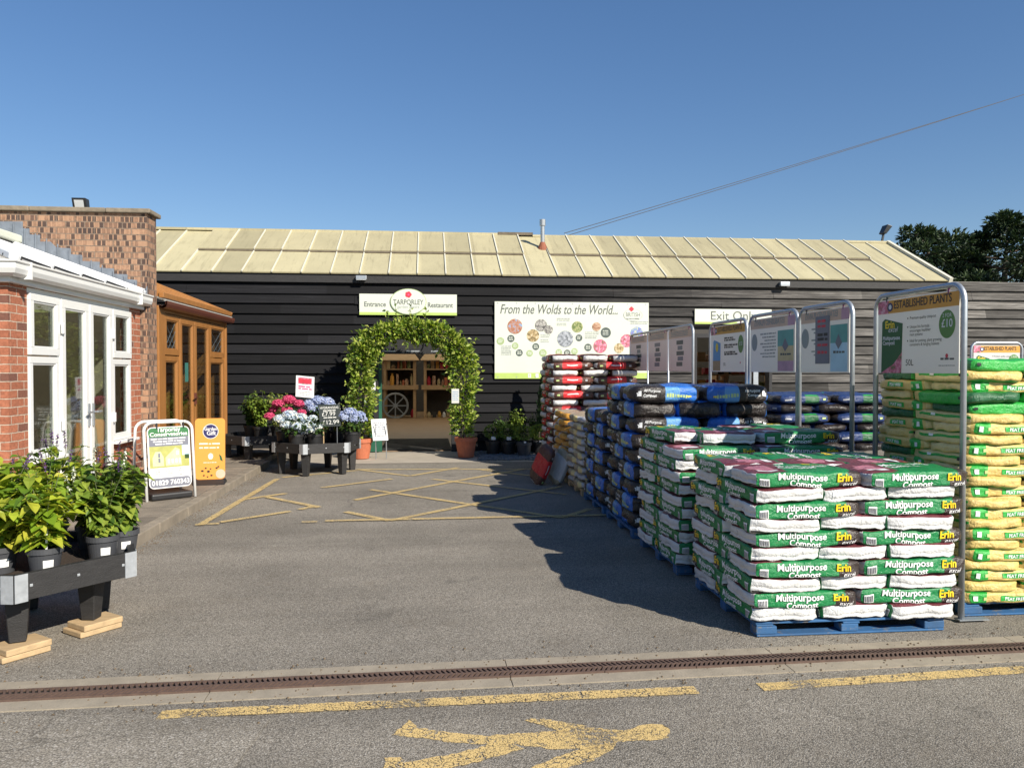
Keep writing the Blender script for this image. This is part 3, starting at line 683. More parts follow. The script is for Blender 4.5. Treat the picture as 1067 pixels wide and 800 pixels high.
# floodlight on the ridge
c = PY(920, 247, RYr); e = thing('floodlight', 'small dark floodlight tilted on the far end of the roof ridge', 'floodlight', c)
b = MB(); b.bar((c.x-.02, c.y, c.z-.10), (c.x+.02, c.y, c.z+.10), .04, .04, 'lamp_black'); b.build('bracket', e)
b = MB(); b.hexa([c+Vector(q) for q in ((-.05, -.10, .08), (.03, -.10, .06), (.03, .10, .06), (-.05, .10, .08), (.05, -.12, .28), (.17, -.12, .24), (.17, .12, .24), (.05, .12, .28))], 'lamp_black'); b.build('housing', e, bevel=.01)
# cables
a = PY(588, 244, 19.5); zz = PY(1067, 97, 26.0); q = a+(zz-a)*1.5
for k, dz, nm in ((0, .02, 'upper overhead cable rising from the roof into the sky'), (1, -.06, 'lower overhead cable close below its twin above the roof')):
    pts = []
    for i in range(25):
        f = i/24; p = a.lerp(q, f); p.z += dz*(1-f*1.45)-.25*4*f*(1-f)*.25; pts.append(p)
    b = MB(); b.tube(pts, .010, 'cable_black', 5); tag(b.build('overhead_cable'), nm, 'cable', 'cables above the roof')

# ------------------------------------------------------------------ signs on the wall
def board(name, label, cat, px0, py0, px1, py1, m='sign_cream', Y=WY-.088, th=.018, py1b=None):
    a = PY(px0, py1, Y); c = PY(px1, py0, Y); W_ = c.x-a.x; H_ = c.z-a.z
    e = thing(name, label, cat, ((a.x+c.x)/2, Y, a.z))
    b = MB(); b.box((a.x, Y, a.z), (c.x, Y+th, c.z), m); b.build('panel', e)
    return e, Pl((a.x, Y, a.z), (1, 0, 0), (0, 0, 1)), W_, H_
# entrance sign
e, pl, W_, H_ = board('entrance_sign', 'long cream entrance sign with oval crest above the leafy arch', 'sign', 374.5, 307, 476, 328)
b = MB(); b.rect(pl, 0, 0, W_, H_*.13, .002, 'sign_lime'); b.textfit(pl, 'Entrance', W_*.05, W_*.27, H_*.40, .135, .003, 'sign_grey_text', bold=.012); b.textfit(pl, 'Restaurant', W_*.70, W_*.96, H_*.38, .135, .003, 'sign_grey_text', bold=.012); b.build('lettering', e)
b = MB(); oc = Pl(pl.p(W_*.5, H_*.64, .022), (1, 0, 0), (0, 0, 1)); n = 36; rx, rz = .345, .25
b.prism([oc.p(rx*math.cos(2*math.pi*i/n), rz*math.sin(2*math.pi*i/n), -.018) for i in range(n)], (0, -.018, 0), 'ink_lime_dot')
b.prism([oc.p((rx-.012)*math.cos(2*math.pi*i/n), (rz-.012)*math.sin(2*math.pi*i/n), 0) for i in range(n)], (0, -.003, 0), 'sign_cream'); b.build('oval_crest', e)
b = MB(); b.textfit(oc, 'TARPORLEY', -.29, .29, -.055, .135, .005, 'sign_grey_text', bold=.012); b.text(oc, 'garden centre', 0, -.125, .075, .005, 'sign_pale_text')
for a_, r_ in ((0, .05), (1, .05), (2, .05), (3, .05), (4, .05)): b.disc(oc, .030*math.cos(a_*1.257), .135+.028*math.sin(a_*1.257), .034, .0045+.0003*a_, 'ink_red')
b.disc(oc, .004, .135, .018, .0062, 'ink_pink'); b.build('crest_lettering', e)
# banner
e, pl, W_, H_ = board('banner', 'big pale green banner with round pictures between the two doorways', 'banner', 515.5, 315.5, 676, 394.5)
b = MB(); b.rect(pl, 0, 0, W_, H_*.075, .002, 'sign_lime')
b.textfit(pl, 'From the Wolds to the World...', W_*.035, W_*.795, H_*.845, .26, .003, 'sign_grey_text', shear=.28, bold=.008)
def bp(x, y): return (x-30)/955*W_, (1-(y-58)/482)*H_
for k in range(9):
    for yy in (.02, .98): b.disc(pl, W_*(.02+.12*k), H_*yy, .012, .004, 'galv', n=10)
for x, y, r in ((243, 521, 12), (289, 521, 12)): a0, b0 = bp(x, y); b.rect(pl, a0-.03, b0-.04, a0+.03, b0+.04, .003, 'ink_white')
b.text(pl, 'f', bp(243, 528)[0], bp(243, 528)[1], .07, .0045, 'sign_lime', bold=.02)
for i, (x, y, w_) in enumerate(((410, 165, 80), (410, 195, 60), (310, 270, 60), (310, 300, 55), (585, 250, 90), (585, 275, 75), (70, 340, 60), (70, 360, 60), (70, 380, 60), (530, 400, 90), (870, 182, 110))):
    for k in range(2): a0, b0 = bp(x, y+k*11); b.dashes(pl, a0, a0+w_/955*W_, b0, .018, .003, 'sign_pale_text', i*7+k)
a0, b0 = bp(885, 137); b.disc(pl, a0, b0, 60/955*W_, .003, 'sign_pale_text', .62); b.disc(pl, a0, b0, 57/955*W_, .0045, 'sign_cream', .62)
b.text(pl, 'BRITISH', a0, b0-.03, .115, .006, 'sign_grey_text', sx=.75); b.dashes(pl, a0-.13, a0+.13, b0-.08, .02, .006, 'sign_grey_text', 4)
for k in range(4): b.disc(pl, a0-.03+.022*math.cos(k*1.57), b0+.12+.022*math.sin(k*1.57), .026, .0062+.0002*k, 'ink_red')
b.build('lettering', e)
for i, (x, y, r, mm) in enumerate(((153, 213, 46, 'photo_a'), (313, 205, 37, 'photo_b'), (360, 232, 27, 'photo_b'), (264, 270, 38, 'photo_c'), (463, 290, 50, 'photo_d'), (537, 214, 34, 'photo_e'), (657, 212, 27, 'photo_h'),
                                 (680, 335, 42, 'photo_f'), (847, 300, 40, 'photo_f'), (910, 252, 40, 'photo_g'), (798, 347, 30, 'photo_c'))):
    b = MB(); a0, b0 = bp(x, y); b.disc(pl, a0, b0, r/955*W_, .0035+.0002*i, mm); b.build('round_picture', e)
b = MB()
for i, (x, y, r, mm) in enumerate(((65, 305, 23, 'ink_lime_dot'), (129, 289, 22, 'ink_grey_dot'), (155, 334, 20, 'ink_lime_dot'), (180, 378, 21, 'ink_grey_dot'), (243, 381, 20, 'ink_lime_dot'), (281, 339, 21, 'ink_grey_dot'), (325, 378, 23, 'ink_lime_dot'),
                                 (423, 374, 20, 'ink_lime_dot'), (475, 378, 20, 'ink_grey_dot'), (520, 368, 20, 'ink_lime_dot'), (548, 283, 21, 'ink_grey_dot'), (604, 343, 23, 'ink_grey_dot'), (715, 249, 32, 'ink_grey_dot'))):
    b = MB(); a0, b0 = bp(x, y); rr = r/955*W_; b.disc(pl, a0, b0, rr, .003, mm); q = 'sign_cream'
    for k in range(3): b.dashes(pl, a0-rr*.6, a0+rr*.6, b0+rr*(.3-.35*k), .014, .0045, q, i*3+k)
    b.build('round_caption', e)
# exit notice
e, pl, W_, H_ = board('exit_sign', 'long white notice above the exit doorway', 'sign', 724, 322.5, 804, 337.5)
b = MB(); b.rect(pl, 0, 0, W_*.55, H_*.14, .002, 'sign_lime'); b.text(pl, 'Exit Only', W_*.50, H_*.28, .255, .003, 'sign_grey_text'); b.build('lettering', e)

# ================================================================== LEFT: BRICK WING WALL
MY = 10.5; MX = PY(154.5, 400, MY).x
wing = thing('brick_wall', 'mottled brown brick wall with stone coping behind the white conservatory', 'wall', (-6, MY+.17, 0))
b = MB(); b.box((-13, MY, 0), (MX, MY+.34, 3.56), 'mottled_brick'); b.build('brickwork', wing)
b = MB(); x = -13
while x < MX+.04:
    x1 = min(x+.9, MX+.05); b.box((x+.003, MY-.05, 3.562), (x1, MY+.39, 3.622+rnd.uniform(-.006, .006)), 'coping_stone'); x = x1
b.build('coping', wing, bevel=.012)
q = [(14, 251), (153, 307.5), (153, 301), (143, 299), (143, 292), (133, 291), (133, 286), (119, 285.5), (119, 280), (104, 279), (104, 273), (86, 272), (86, 266), (74, 265), (74, 259), (59, 258), (53, 252), (42, 252), (42, 245), (31, 244.5), (31, 238.5), (24, 238), (24, 231), (-10, 231), (-10, 248)]
b = MB(); pts = [PY(x, y, MY-.004) for x, y in q]; b.prism(pts, (0, -.012, 0), 'lead'); b.build('lead_flashing', wing)
b = MB()
for i in range(13):
    f = i/12; p0 = PY(14+139*f, 251+56.5*f, MY-.03); b.bar(p0+Vector((0, 0, .0)), p0+Vector((.0, 0, .22*(1-f*.5))), .012, .008, 'lead', up=(0, 1, 0))
b.build('flashing_joints', wing)
c = PY(84, 213, MY+.12); e = thing('floodlight', 'square black floodlight standing on the brick wall coping', 'floodlight', (c.x, c.y, 3.64))
b = MB(); b.hexa([c+Vector(v) for v in ((-.085, -.02, -.07), (.085, -.02, -.07), (.085, .08, -.07), (-.085, .08, -.07), (-.085, -.07, .07), (.085, -.07, .07), (.085, .05, .07), (-.085, .05, .07))], 'lamp_black'); b.build('housing', e, bevel=.008)
b = MB(); b.hexa([c+Vector(v) for v in ((-.055, -.030, -.045), (.055, -.030, -.045), (.055, -.02, -.04), (-.055, -.02, -.04), (-.055, -.068, .042), (.055, -.068, .042), (.055, -.05, .042), (-.055, -.05, .042))], 'lamp_glass'); b.build('lens', e)
b = MB(); b.bar((c.x-.06, c.y+.03, 3.64), (c.x+.06, c.y+.03, 3.64), .05, .02, 'galv'); b.bar((c.x, c.y+.03, 3.635), (c.x, c.y+.03, c.z-.06), .04, .03, 'galv'); b.build('bracket', e)

# ================================================================== WHITE CONSERVATORY
CX = PY(146.5, 400, MY).x; CY0 = PX(9, 400, CX).y; CY1 = MY-.002
cons = thing('white_conservatory', 'white framed conservatory with red brick piers and gutter', 'conservatory', (-4.6, 8.8, 0))
YA = PX(29, 400, CX).y; YB = PX(136, 400, CX).y
ws = [YA, YA+(YB-YA)*.245, YA+(YB-YA)*.51, YA+(YB-YA)*.765, YB]
HEAD = 2.30; SILL = .78
b = MB(); b.box((CX-.12, CY0, .1), (CX, YA-.003, 2.345), 'red_brick'); b.build('brick_pier', cons); b = MB(); b.box((CX-.12, YB+.003, .1), (CX, CY1, 2.345), 'red_brick'); b.build('brick_pier', cons)
for a0, a1 in ((YA, ws[1]-.003), (ws[3]+.003, YB)): b = MB(); b.box((CX-.215, a0, .1), (CX-.003, a1, SILL-.04), 'red_brick'); b.build('dwarf_wall', cons)
b = MB(); b.box((-9, CY0-.001, .1), (CX-.123, CY0+.22, 2.345), 'red_brick'); b.build('front_wall', cons)
def frame_rect(b, X, y0, y1, z0, z1, w_, d0, d1, m):   # picture-frame of bars facing +X
    b.box((X+d0, y0, z0), (X+d1, y1, z0+w_), m); b.box((X+d0, y0, z1-w_), (X+d1, y1, z1), m)
    b.box((X+d0, y0, z0+w_+.0005), (X+d1, y0+w_, z1-w_-.0005), m); b.box((X+d0, y1-w_, z0+w_+.0005), (X+d1, y1, z1-w_-.0005), m)
def glazed(parent, name, X, y0, y1, z0, z1, wo, m, gl='pane_glass', extra=None, d=.0):
    b = MB(); frame_rect(b, X, y0+.004, y1-.004, z0, z1, wo, -.05+d, .012+d, m)
    frame_rect(b, X, y0+wo+.005, y1-wo-.005, z0+wo+.001, z1-wo-.001, .016, -.03+d, .002+d, m)
    if extra: extra(b)
    f = b.build(name, parent, bevel=.004)
    g = MB(); g.box((X-.022+d, y0+wo+.01, z0+wo+.006), (X-.012+d, y1-wo-.01, z1-wo-.006), gl); g.build('pane', f); return f
b = MB(); frame_rect(b, CX, YA, YB, SILL-.04, HEAD+.03, .035, -.07, -.055, 'white_upvc'); 
for y in ws[1:4]: b.box((CX-.08, y-.028, .12), (CX-.004, y+.028, HEAD), 'white_upvc')
b.box((CX-.09, YA, HEAD), (CX-.006, YB, HEAD+.045), 'white_upvc'); b.build('outer_frame', cons)
for a0, a1 in ((ws[0], ws[1]), (ws[3], ws[4])):
    glazed(cons, 'window', CX, a0+.012, a1-.012, SILL, 1.72, .062, 'white_upvc'); glazed(cons, 'top_light', CX, a0+.012, a1-.012, 1.735, HEAD-.005, .066, 'white_upvc', d=.012)
for a0, a1, k in ((ws[1], ws[2], 1), (ws[2], ws[3], -1)):
    f = glazed(cons, 'door', CX, a0+.012, a1-.012, .14, HEAD-.005, .085, 'white_upvc', d=.014)
    b = MB(); yh = (a1-.055) if k > 0 else (a0+.055); b.box((CX+.03, yh-.015, 1.0), (CX+.044, yh+.015, 1.24), 'galv'); b.bar((CX+.075, yh, 1.15), (CX+.075, yh-.11*k, 1.15), .02, .02, 'galv'); b.bar((CX+.04, yh, 1.15), (CX+.08, yh, 1.15), .016, .016, 'galv'); b.build('handle', f)
    b = MB(); ye = a0+.012 if k > 0 else a1-.012
    for z in (.45, 1.0, 1.95): b.box((CX+.027, ye-.022, z), (CX+.05, ye+.022, z+.11), 'white_upvc')
    b.build('hinge', f, bevel=.006)
for a0, a1 in ((ws[0]-.03, ws[1]), (ws[3], ws[4]+.05)):
    b = MB(); b.box((CX-.10, a0, SILL-.038), (CX+.085, a1, SILL-.004), 'white_upvc'); b.build('window_sill', cons, bevel=.006)
# gutter and fascia along the side and round the front corner
b = MB(); b.box((CX+.004, CY0-.02, 2.35), (CX+.055, CY1, 2.46), 'white_upvc'); b.box((-9, CY0-.075, 2.35), (CX+.055, CY0-.021, 2.46), 'white_upvc'); b.build('fascia', cons, bevel=.006)
prof = [(.058, 2.42), (.058, 2.40), (.10, 2.395), (.135, 2.42), (.150, 2.46), (.150, 2.505), (.165, 2.515), (.165, 2.53), (.140, 2.53), (.135, 2.47), (.10, 2.43)]
b = MB(); n = len(prof)
Va = [(CX+o, CY0-.02-o, z) for o, z in prof]; Vb = [(CX+o, CY1+.02, z) for o, z in prof]; Vc = [(-9, CY0-.02-o, z) for o, z in prof]
b.add(Va+Vb+Vc, [(i, (i+1) % n, n+(i+1) % n, n+i) for i in range(n)]+[(2*n+i, 2*n+(i+1) % n, (i+1) % n, i) for i in range(n)]+[tuple(range(n, 2*n))], 'white_upvc')
b.build('gutter', cons)
b = MB(); b.box((CX+.057, CY0+.06, 2.385), (CX+.172, CY0+.075, 2.535), 'white_upvc'); b.box((CX+.057, CY1-.4, 2.388), (CX+.168, CY1-.385, 2.532), 'white_upvc'); b.build('gutter_clip', cons)
# roof: opal sheets between white bars
EX, EZ = CX+.10, 2.535; _t = PY(14, 254, MY); TX, TZ = _t.x, _t.z-.03
def cr(x, y, d=0):
    f = (EX-x)/(EX-TX); n = Vector((TZ-EZ, 0, EX-TX)).normalized(); return Vector((x, y, EZ+(TZ-EZ)*f))+n*d
YH = CY0+1.4
b = MB(); p = [cr(EX, CY0-.1), cr(EX, CY1-.02), cr(TX, CY1-.02), cr(TX, YH)]; b.add(p, [(0, 1, 2, 3)], 'opal_sheet')
q = [(EX, CY0-.1, EZ), (TX, YH, TZ), (2*TX-EX, CY0-.1, EZ)]; b.add(q, [(0, 1, 2)], 'opal_sheet'); b.add([(TX, YH, TZ), (TX, CY1-.02, TZ), (2*TX-EX, CY1-.02, EZ), (2*TX-EX, CY0-.1, EZ)], [(0, 1, 2, 3)], 'opal_sheet')
b.build('roof', cons)
b = MB(); ys = [CY1-.06-i*.62 for i in range(6)]
for y in ys:
    xt = TX if y > YH else TX+(YH-y)/(YH-CY0+.1)*(EX-TX); b.bar(cr(EX-.02, y, .02), cr(xt, y, .02), .055, .05, 'white_roof', up=(0, 0, 1))
b.bar(cr(EX-.02, CY0-.08, .03), cr(TX, YH, .03), .07, .06, 'white_roof'); b.bar(cr(EX-.02, CY1-.14, .03), cr(TX, CY1-.14, .03), .09, .07, 'white_roof')
b.build('roof_bar', cons, bevel=.008)
b = MB()
for y in ys:
    xt = TX if y > YH else TX+(YH-y)/(YH-CY0+.1)*(EX-TX)
    for o in (-.04, .04): b = MB(); b.bar(cr(EX-.02, y+o, .012), cr(xt, y+o, .012), .018, .02, 'lamp_black', up=(0, 0, 1)); b.build('roof_gasket', cons)
b = MB(); b.bar((TX, YH-.1, TZ+.08), (TX, CY1-.02, TZ+.08), .24, .10, 'sign_cream'); b.bar((TX, YH-.1, TZ+.02), (TX, CY1-.05, TZ+.02), .16, .05, 'lamp_black'); b.build('ridge_cap', cons, bevel=.02)
b = MB(); b.box((-7.8, CY0+.24, .1), (CX-.24, CY1-.02, .112), 'apron_concrete'); b.box((-7.8, CY1-.024, .113), (CX-.125, CY1-.014, 2.5), 'plaster_cream'); b.box((-7.9, CY0+.24, .113), (-7.82, CY1-.03, 2.5), 'shop_wood'); b.build('interior', cons)
# cane chair inside, seen through the panes
for (cx_, cy_, lab) in ((-4.55, 8.15, 'dark wicker chair inside the white conservatory'),):
    e = thing('wicker_chair', lab, 'chair', (cx_, cy_, .112)); b = MB(); b.box((cx_-.28, cy_-.28, .42), (cx_+.28, cy_+.28, .54), 'softwood'); b.build('seat', e, bevel=.03)
    b = MB(); b.prism([(cx_-.28, cy_-.26, .54), (cx_-.28, cy_+.26, .54), (cx_-.34, cy_+.22, 1.15), (cx_-.34, cy_-.22, 1.15)], (-.05, 0, 0), 'softwood'); b.build('backrest', e)
    for sx in (-1, 1):
        for sy in (-1, 1): b = MB(); b.tube([(cx_+sx*.25, cy_+sy*.25, .112), (cx_+sx*.25, cy_+sy*.25, .425)], .02, 'softwood'); b.build('leg', e)

# ================================================================== BROWN CONSERVATORY
BX = PY(163.5, 400, MY+.34).x; BY0 = MY+.345; BY1 = PX(235, 400, BX).y
oak = thing('brown_conservatory', 'oak brown lean-to conservatory with glazed double doors', 'conservatory', (-4.4, 12.5, 0))
p0 = BY0+.0; post = PX(170, 400, BX).y
ys = [post, PX(186, 400, BX).y, PX(201.5, 400, BX).y, PX(217.5, 400, BX).y, PX(233, 400, BX).y]
b = MB(); b.box((BX-.08, BY0, .1), (BX+.03, post-.003, 2.44), 'oak_upvc'); b.box((BX-.08, BY1-.06, .1), (BX+.03, BY1, 2.44), 'oak_upvc'); b.box((BX-.08, post, 2.36), (BX+.02, BY1-.063, 2.44), 'oak_upvc')
for y in ys[1:4]: b.box((BX-.07, y-.02, .1), (BX-.004, y+.02, 2.355), 'oak_upvc')
b.box((BX-.075, post, .1), (BX+.0, ys[1]-.022, .30), 'oak_upvc'); b.box((BX-.075, ys[3]+.022, .1), (BX+.0, BY1-.063, .30), 'oak_upvc'); b.build('outer_frame', oak, bevel=.006)
def leaded(y0, y1, z0, z1):
    def f(b):
        for i in range(4): 
            t0 = i/3; b.tube([(BX-.008, y0+(y1-y0)*t0, z0), (BX-.008, y1, z1-(z1-z0)*t0)], .004, 'lead', 4); b.tube([(BX-.008, y1-(y1-y0)*t0, z0), (BX-.008, y0, z1-(z1-z0)*t0)], .004, 'lead', 4)
    return f
for a0, a1 in ((ys[0], ys[1]), (ys[3], ys[4])):
    glazed(oak, 'top_light', BX, a0+.01, a1-.01, 1.80, 2.35, .075, 'oak_upvc', 'pane_glass_dark', leaded(a0+.10, a1-.10, 1.89, 2.26), d=.012); glazed(oak, 'window', BX, a0+.01, a1-.01, .31, 1.785, .07, 'oak_upvc', 'pane_glass_dark')
for a0, a1, k in ((ys[1], ys[2], 1), (ys[2], ys[3], -1)):
    f = glazed(oak, 'door', BX, a0+.004, a1-.004, .12, 2.35, .095, 'oak_upvc', 'pane_glass_dark', d=.014)
    if k > 0:
        b = MB(); b.bar((BX+.07, a1-.045, 1.18), (BX+.07, a1-.16, 1.18), .02, .02, 'brown_gutter'); b.box((BX+.027, a1-.06, 1.08), (BX+.06, a1-.03, 1.25), 'brown_gutter'); b.build('handle', f)
        b = MB(); y = (a0+a1)/2; b.box((BX-.009, y-.02, 1.42), (BX-.006, y+.13, 1.70), 'ink_teal'); b.build('door_sticker', f)
pr = [(.03, 2.45), (.03, 2.42), (.08, 2.40), (.12, 2.42), (.135, 2.46), (.135, 2.50), (.115, 2.50), (.11, 2.455), (.07, 2.43)]
b = MB(); n = len(pr); b.add([(BX+o, BY0, z) for o, z in pr]+[(BX+o, BY1+.12, z) for o, z in pr], [(i, (i+1) % n, n+(i+1) % n, n+i) for i in range(n)]+[tuple(range(n, 2*n))], 'brown_gutter'); b.build('gutter', oak)
ex, ez, tx, tz_ = BX+.10, 2.52, -5.2, 2.52+.40*(BX+.1+5.2)
def orf(x, y, d=0): return Vector((x, y, ez+(tz_-ez)*(ex-x)/(ex-tx)+d))
b = MB(); p = [orf(ex, BY0), orf(ex, BY1+.10), orf(tx, BY1+.10), orf(tx, BY0)]; b.add(p+[v-Vector((0, 0, .025)) for v in p], [(0, 1, 2, 3), (7, 6, 5, 4), (0, 4, 5, 1), (1, 5, 6, 2)], 'opal_sheet'); b.build('roof', oak)
b = MB()
for i in range(6):
    y = BY0+.05+(BY1+.02-BY0)*i/5; b.bar(orf(ex-.02, y, .025), orf(tx, y, .025), .05, .05, 'oak_upvc')
b.bar(orf(ex-.02, BY1+.08, .0), orf(tx, BY1+.08, .0), .06, .15, 'oak_upvc'); b.bar(orf(ex-.04, BY0, .04), orf(ex-.04, BY1+.1, .04), .06, .07, 'oak_upvc'); b.build('roof_bar', oak, bevel=.006)
b = MB(); b.box((-5.25, BY0, .1), (-5.15, BY1, 3.1), 'red_brick'); b.box((-5.15, BY0, .1), (BX-.1, BY1, .115), 'shop_floor'); b.box((-5.15, BY1-.05, .115), (BX-.085, BY1-.01, 2.45), 'oak_upvc'); b.build('interior', oak)
# ================================================================== BAGS
def lin(a, b, n): return [a+(b-a)*i/(n-1) for i in range(n)]
def bag_mesh(name, L, W, H, zone, xc, seed, prints=(), tops=(), pw=7.0, crimp=1.0):
    sd = Vector((seed*3.1, seed*1.7, seed*5.3))
    def S(cx, cy, cz, off=0.0):
        r = (abs(cx)**pw+abs(cy)**pw+abs(cz)**pw)**(1/pw); x, y, z = cx/r, cy/r, cz/r
        e = abs(x)
        hz = 1-(.34 if pw < 8 else .16)*e**10; wy = 1-(.07 if pw < 8 else .025)*e**8
        bul = 1+.07*(1-x*x)*(1-y*y)*(1 if z > 0 else .3)
        p = Vector((x*L/2, y*W/2*wy, z*H/2*hz*bul))
        n = noise.noise_vector(p*5+sd)*(.015 if pw < 7.5 else .012)+noise.noise_vector(p*17+sd)*.0075*(1+crimp*1.6*e**6)
        n.x *= .6; n.z *= .75; p += n
        if cx == -1 and pw > 7: p.x += .009*math.exp(-((cz+.30+.25*noise.noise(Vector((cy*2, 0, seed))))/.16)**2)+.006*abs(cy)**6
        if off:
            d = Vector((0, 0, 1)) if cz == 1 else Vector((0, -1 if cy < 0 else 1, 0)); p += d*off
        return p
    xs = sorted(set([round(v, 4) for v in lin(-1, 1, 19)+[-.94, .94]+list(xc)])); ys = lin(-1, 1, 11); zs = [-1, -.8, -.6, -.45, -.3, -.15, 0, .25, .45, .75, .9, 1]
    V = []; idx = {}; Fc = []; I = []; ml = []
    def vi(c):
        if c not in idx: idx[c] = len(V); V.append(S(*c))
        return idx[c]
    def face(cs, m):
        if m not in ml: ml.append(m)
        Fc.append([vi(c) for c in cs]); I.append(ml.index(m))
    for i in range(len(xs)-1):
        for j in range(len(ys)-1):
            x0, x1, y0, y1 = xs[i], xs[i+1], ys[j], ys[j+1]
            face([(x0, y0, 1), (x1, y0, 1), (x1, y1, 1), (x0, y1, 1)], zone('top', (x0+x1)/2, (y0+y1)/2, 1)); face([(x0, y1, -1), (x1, y1, -1), (x1, y0, -1), (x0, y0, -1)], zone('bottom', (x0+x1)/2, (y0+y1)/2, -1))
        for k in range(len(zs)-1):
            x0, x1, z0, z1 = xs[i], xs[i+1], zs[k], zs[k+1]
            face([(x0, -1, z0), (x1, -1, z0), (x1, -1, z1), (x0, -1, z1)], zone('side', (x0+x1)/2, -1, (z0+z1)/2)); face([(x1, 1, z0), (x0, 1, z0), (x0, 1, z1), (x1, 1, z1)], zone('side', (x0+x1)/2, 1, (z0+z1)/2))
    for j in range(len(ys)-1):
        for k in range(len(zs)-1):
            y0, y1, z0, z1 = ys[j], ys[j+1], zs[k], zs[k+1]
            face([(-1, y1, z0), (-1, y0, z0), (-1, y0, z1), (-1, y1, z1)], zone('foot', -1, (y0+y1)/2, (z0+z1)/2)); face([(1, y0, z0), (1, y1, z0), (1, y1, z1), (1, y0, z1)], zone('mouth', 1, (y0+y1)/2, (z0+z1)/2))
    nb_ = len(Fc)
    def stamp(V2, F2, m, fn):
        if m not in ml: ml.append(m)
        k = len(V); V.extend(fn(x, y) for x, y in V2)
        for f in F2: Fc.append([q+k for q in f]); I.append(ml.index(m))
    for pi_, (kind, arg, x, z, sz, m, kw) in enumerate(prints):
        off = .0055 if kind == 'text' or m == 'ink_black' else .0030
        if kind == 'text': V2, F2 = T(arg, sz, **kw)
        else: V2, F2 = [(-arg/2, -sz/2), (arg/2, -sz/2), (arg/2, sz/2), (-arg/2, sz/2)], [(0, 1, 2, 3)]
        V2, F2 = cut2d([(a+x, c+z) for a, c in V2], F2, .03, .009)
        stamp(V2, F2, m, lambda a, c: S(a/(L/2), -1, c/(H/2), off))
        # the far long side carries the same print, read from that side
        V3 = [(2*x-a, c) for a, c in V2]
        stamp(V3, [tuple(f) for f in F2], m, lambda a, c: S(a/(L/2), 1, c/(H/2), off))
    for (kind, arg, x, y, sz, m, kw) in tops:
        if kind == 'text': V2, F2 = T(arg, sz, **kw)
        else: V2, F2 = [(-arg/2, -sz/2), (arg/2, -sz/2), (arg/2, sz/2), (-arg/2, sz/2)], [(0, 1, 2, 3)]
        V2, F2 = cut2d([(a+x, c+y) for a, c in V2], F2, .04, .04)
        stamp(V2, F2, m, lambda a, c: S(a/(L/2), c/(W/2), 1, .0025))
    me = bpy.data.meshes.new(name); me.from_pydata(V, [], Fc)
    for m in ml: me.materials.append(M[m])
    me.polygons.foreach_set('material_index', I); me.polygons.foreach_set('use_smooth', [i < nb_ for i in range(len(Fc))]); me.update(); return me
def z_compost(f, cx, cy, cz):
    if f == 'foot': return 'poly_maroon' if cz > .9 else ('poly_brown' if cz < -.8 else 'poly_white')  # brown lower band paints the dark gap between stacked bags; maroon rim is print
    if f == 'side' and cx < -.955: return 'poly_white'
    if f == 'mouth': return 'poly_brown'
    if f == 'side':
        if cx > .72 or (cx > .55 and cz < .3): return 'poly_brown'
        return 'poly_green'
    if f == 'top':
        if cx > .8: return 'poly_brown'
        if cx < -.30+.12*cy: return 'poly_flower' if (cx+.62)**2*1.6+(cy*.7)**2 < .085 else 'poly_maroon'
        return 'poly_green'
    return 'poly_white'
def z_blue(f, cx, cy, cz):
    if f == 'foot': return 'poly_blue' if cz < -.1 and cy > -.1 else 'poly_black'
    if f == 'mouth': return 'poly_black'
    if cx < -.06: return 'poly_black'
    if cx > .93: return 'poly_black'
    return 'poly_skyblue' if (f == 'side' and -.06 < cx < .35) else 'poly_blue'
def z_black(f, cx, cy, cz):
    if f == 'side' and cx > .1: return 'poly_blue' if cz > .4 else 'poly_black'
    return 'poly_black'
def z_kraft(f, cx, cy, cz):
    if f == 'foot': return 'poly_kraftpale' if cz > -.75 else 'poly_lime'
    if f == 'mouth': return 'poly_kraft'
    if f == 'side':
        if cx < -.90: return 'poly_kraft'
        if -.90 < cx < -.50: return 'poly_lime'
        if cz < -.7 and cx > -.2: return 'poly_lime'
        if cx > .86: return 'poly_dkgreen'
        return 'poly_kraft'
    if f == 'top': return 'poly_lime' if cx < -.5 else ('poly_kraftpale' if cy < .3 else 'poly_kraft')
    return 'poly_kraft'
def z_kraftback(f, cx, cy, cz):
    if f == 'side': return 'poly_lime' if 0 < cz < .4 and cx < .7 else 'poly_kraftpale'
    if f == 'foot': return 'poly_lime' if cz < -.75 else 'poly_kraft'
    return 'poly_kraftpale' if f != 'bottom' else 'poly_lime'
def z_lime(f, cx, cy, cz):
    if f == 'side' and cx > .62: return 'poly_kraft'
    if f == 'foot': return 'poly_dkgreen'
    return 'poly_lime'
def z_red(f, cx, cy, cz):
    if f == 'foot': return 'poly_white' if cz < .7 else 'poly_choc'
    if f == 'mouth': return 'poly_choc'
    if f == 'bottom': return 'poly_white'
    return 'poly_red' if -.46 < cx < .42 else 'poly_choc'
def z_tan(f, cx, cy, cz):
    if f == 'foot': return 'poly_grey'
    if f == 'side' and cx < -.5: return 'poly_kraftpale'
    return 'poly_tan'
def z_amber(f, cx, cy, cz):
    if f == 'foot': return 'poly_amber' if cz > -.4 else 'poly_grey'
    if f == 'side': return 'poly_amber' if cx < .1 else 'poly_grey'
    if f == 'top': return 'poly_tan'
    return 'poly_grey'
def z_navy(f, cx, cy, cz):
    if f == 'side' and -.05 < cx < .42: return 'poly_dkgreen' if cz < .75 else 'poly_lime'
    if f == 'foot': return 'poly_black'
    if cx > .85: return 'poly_black'
    return 'poly_navy'
def z_scar(f, cx, cy, cz): return 'poly_white' if (f == 'side' and abs(cx) < .3 and cz < -.3) else 'poly_scarlet'
B_ = dict(bold=.022)
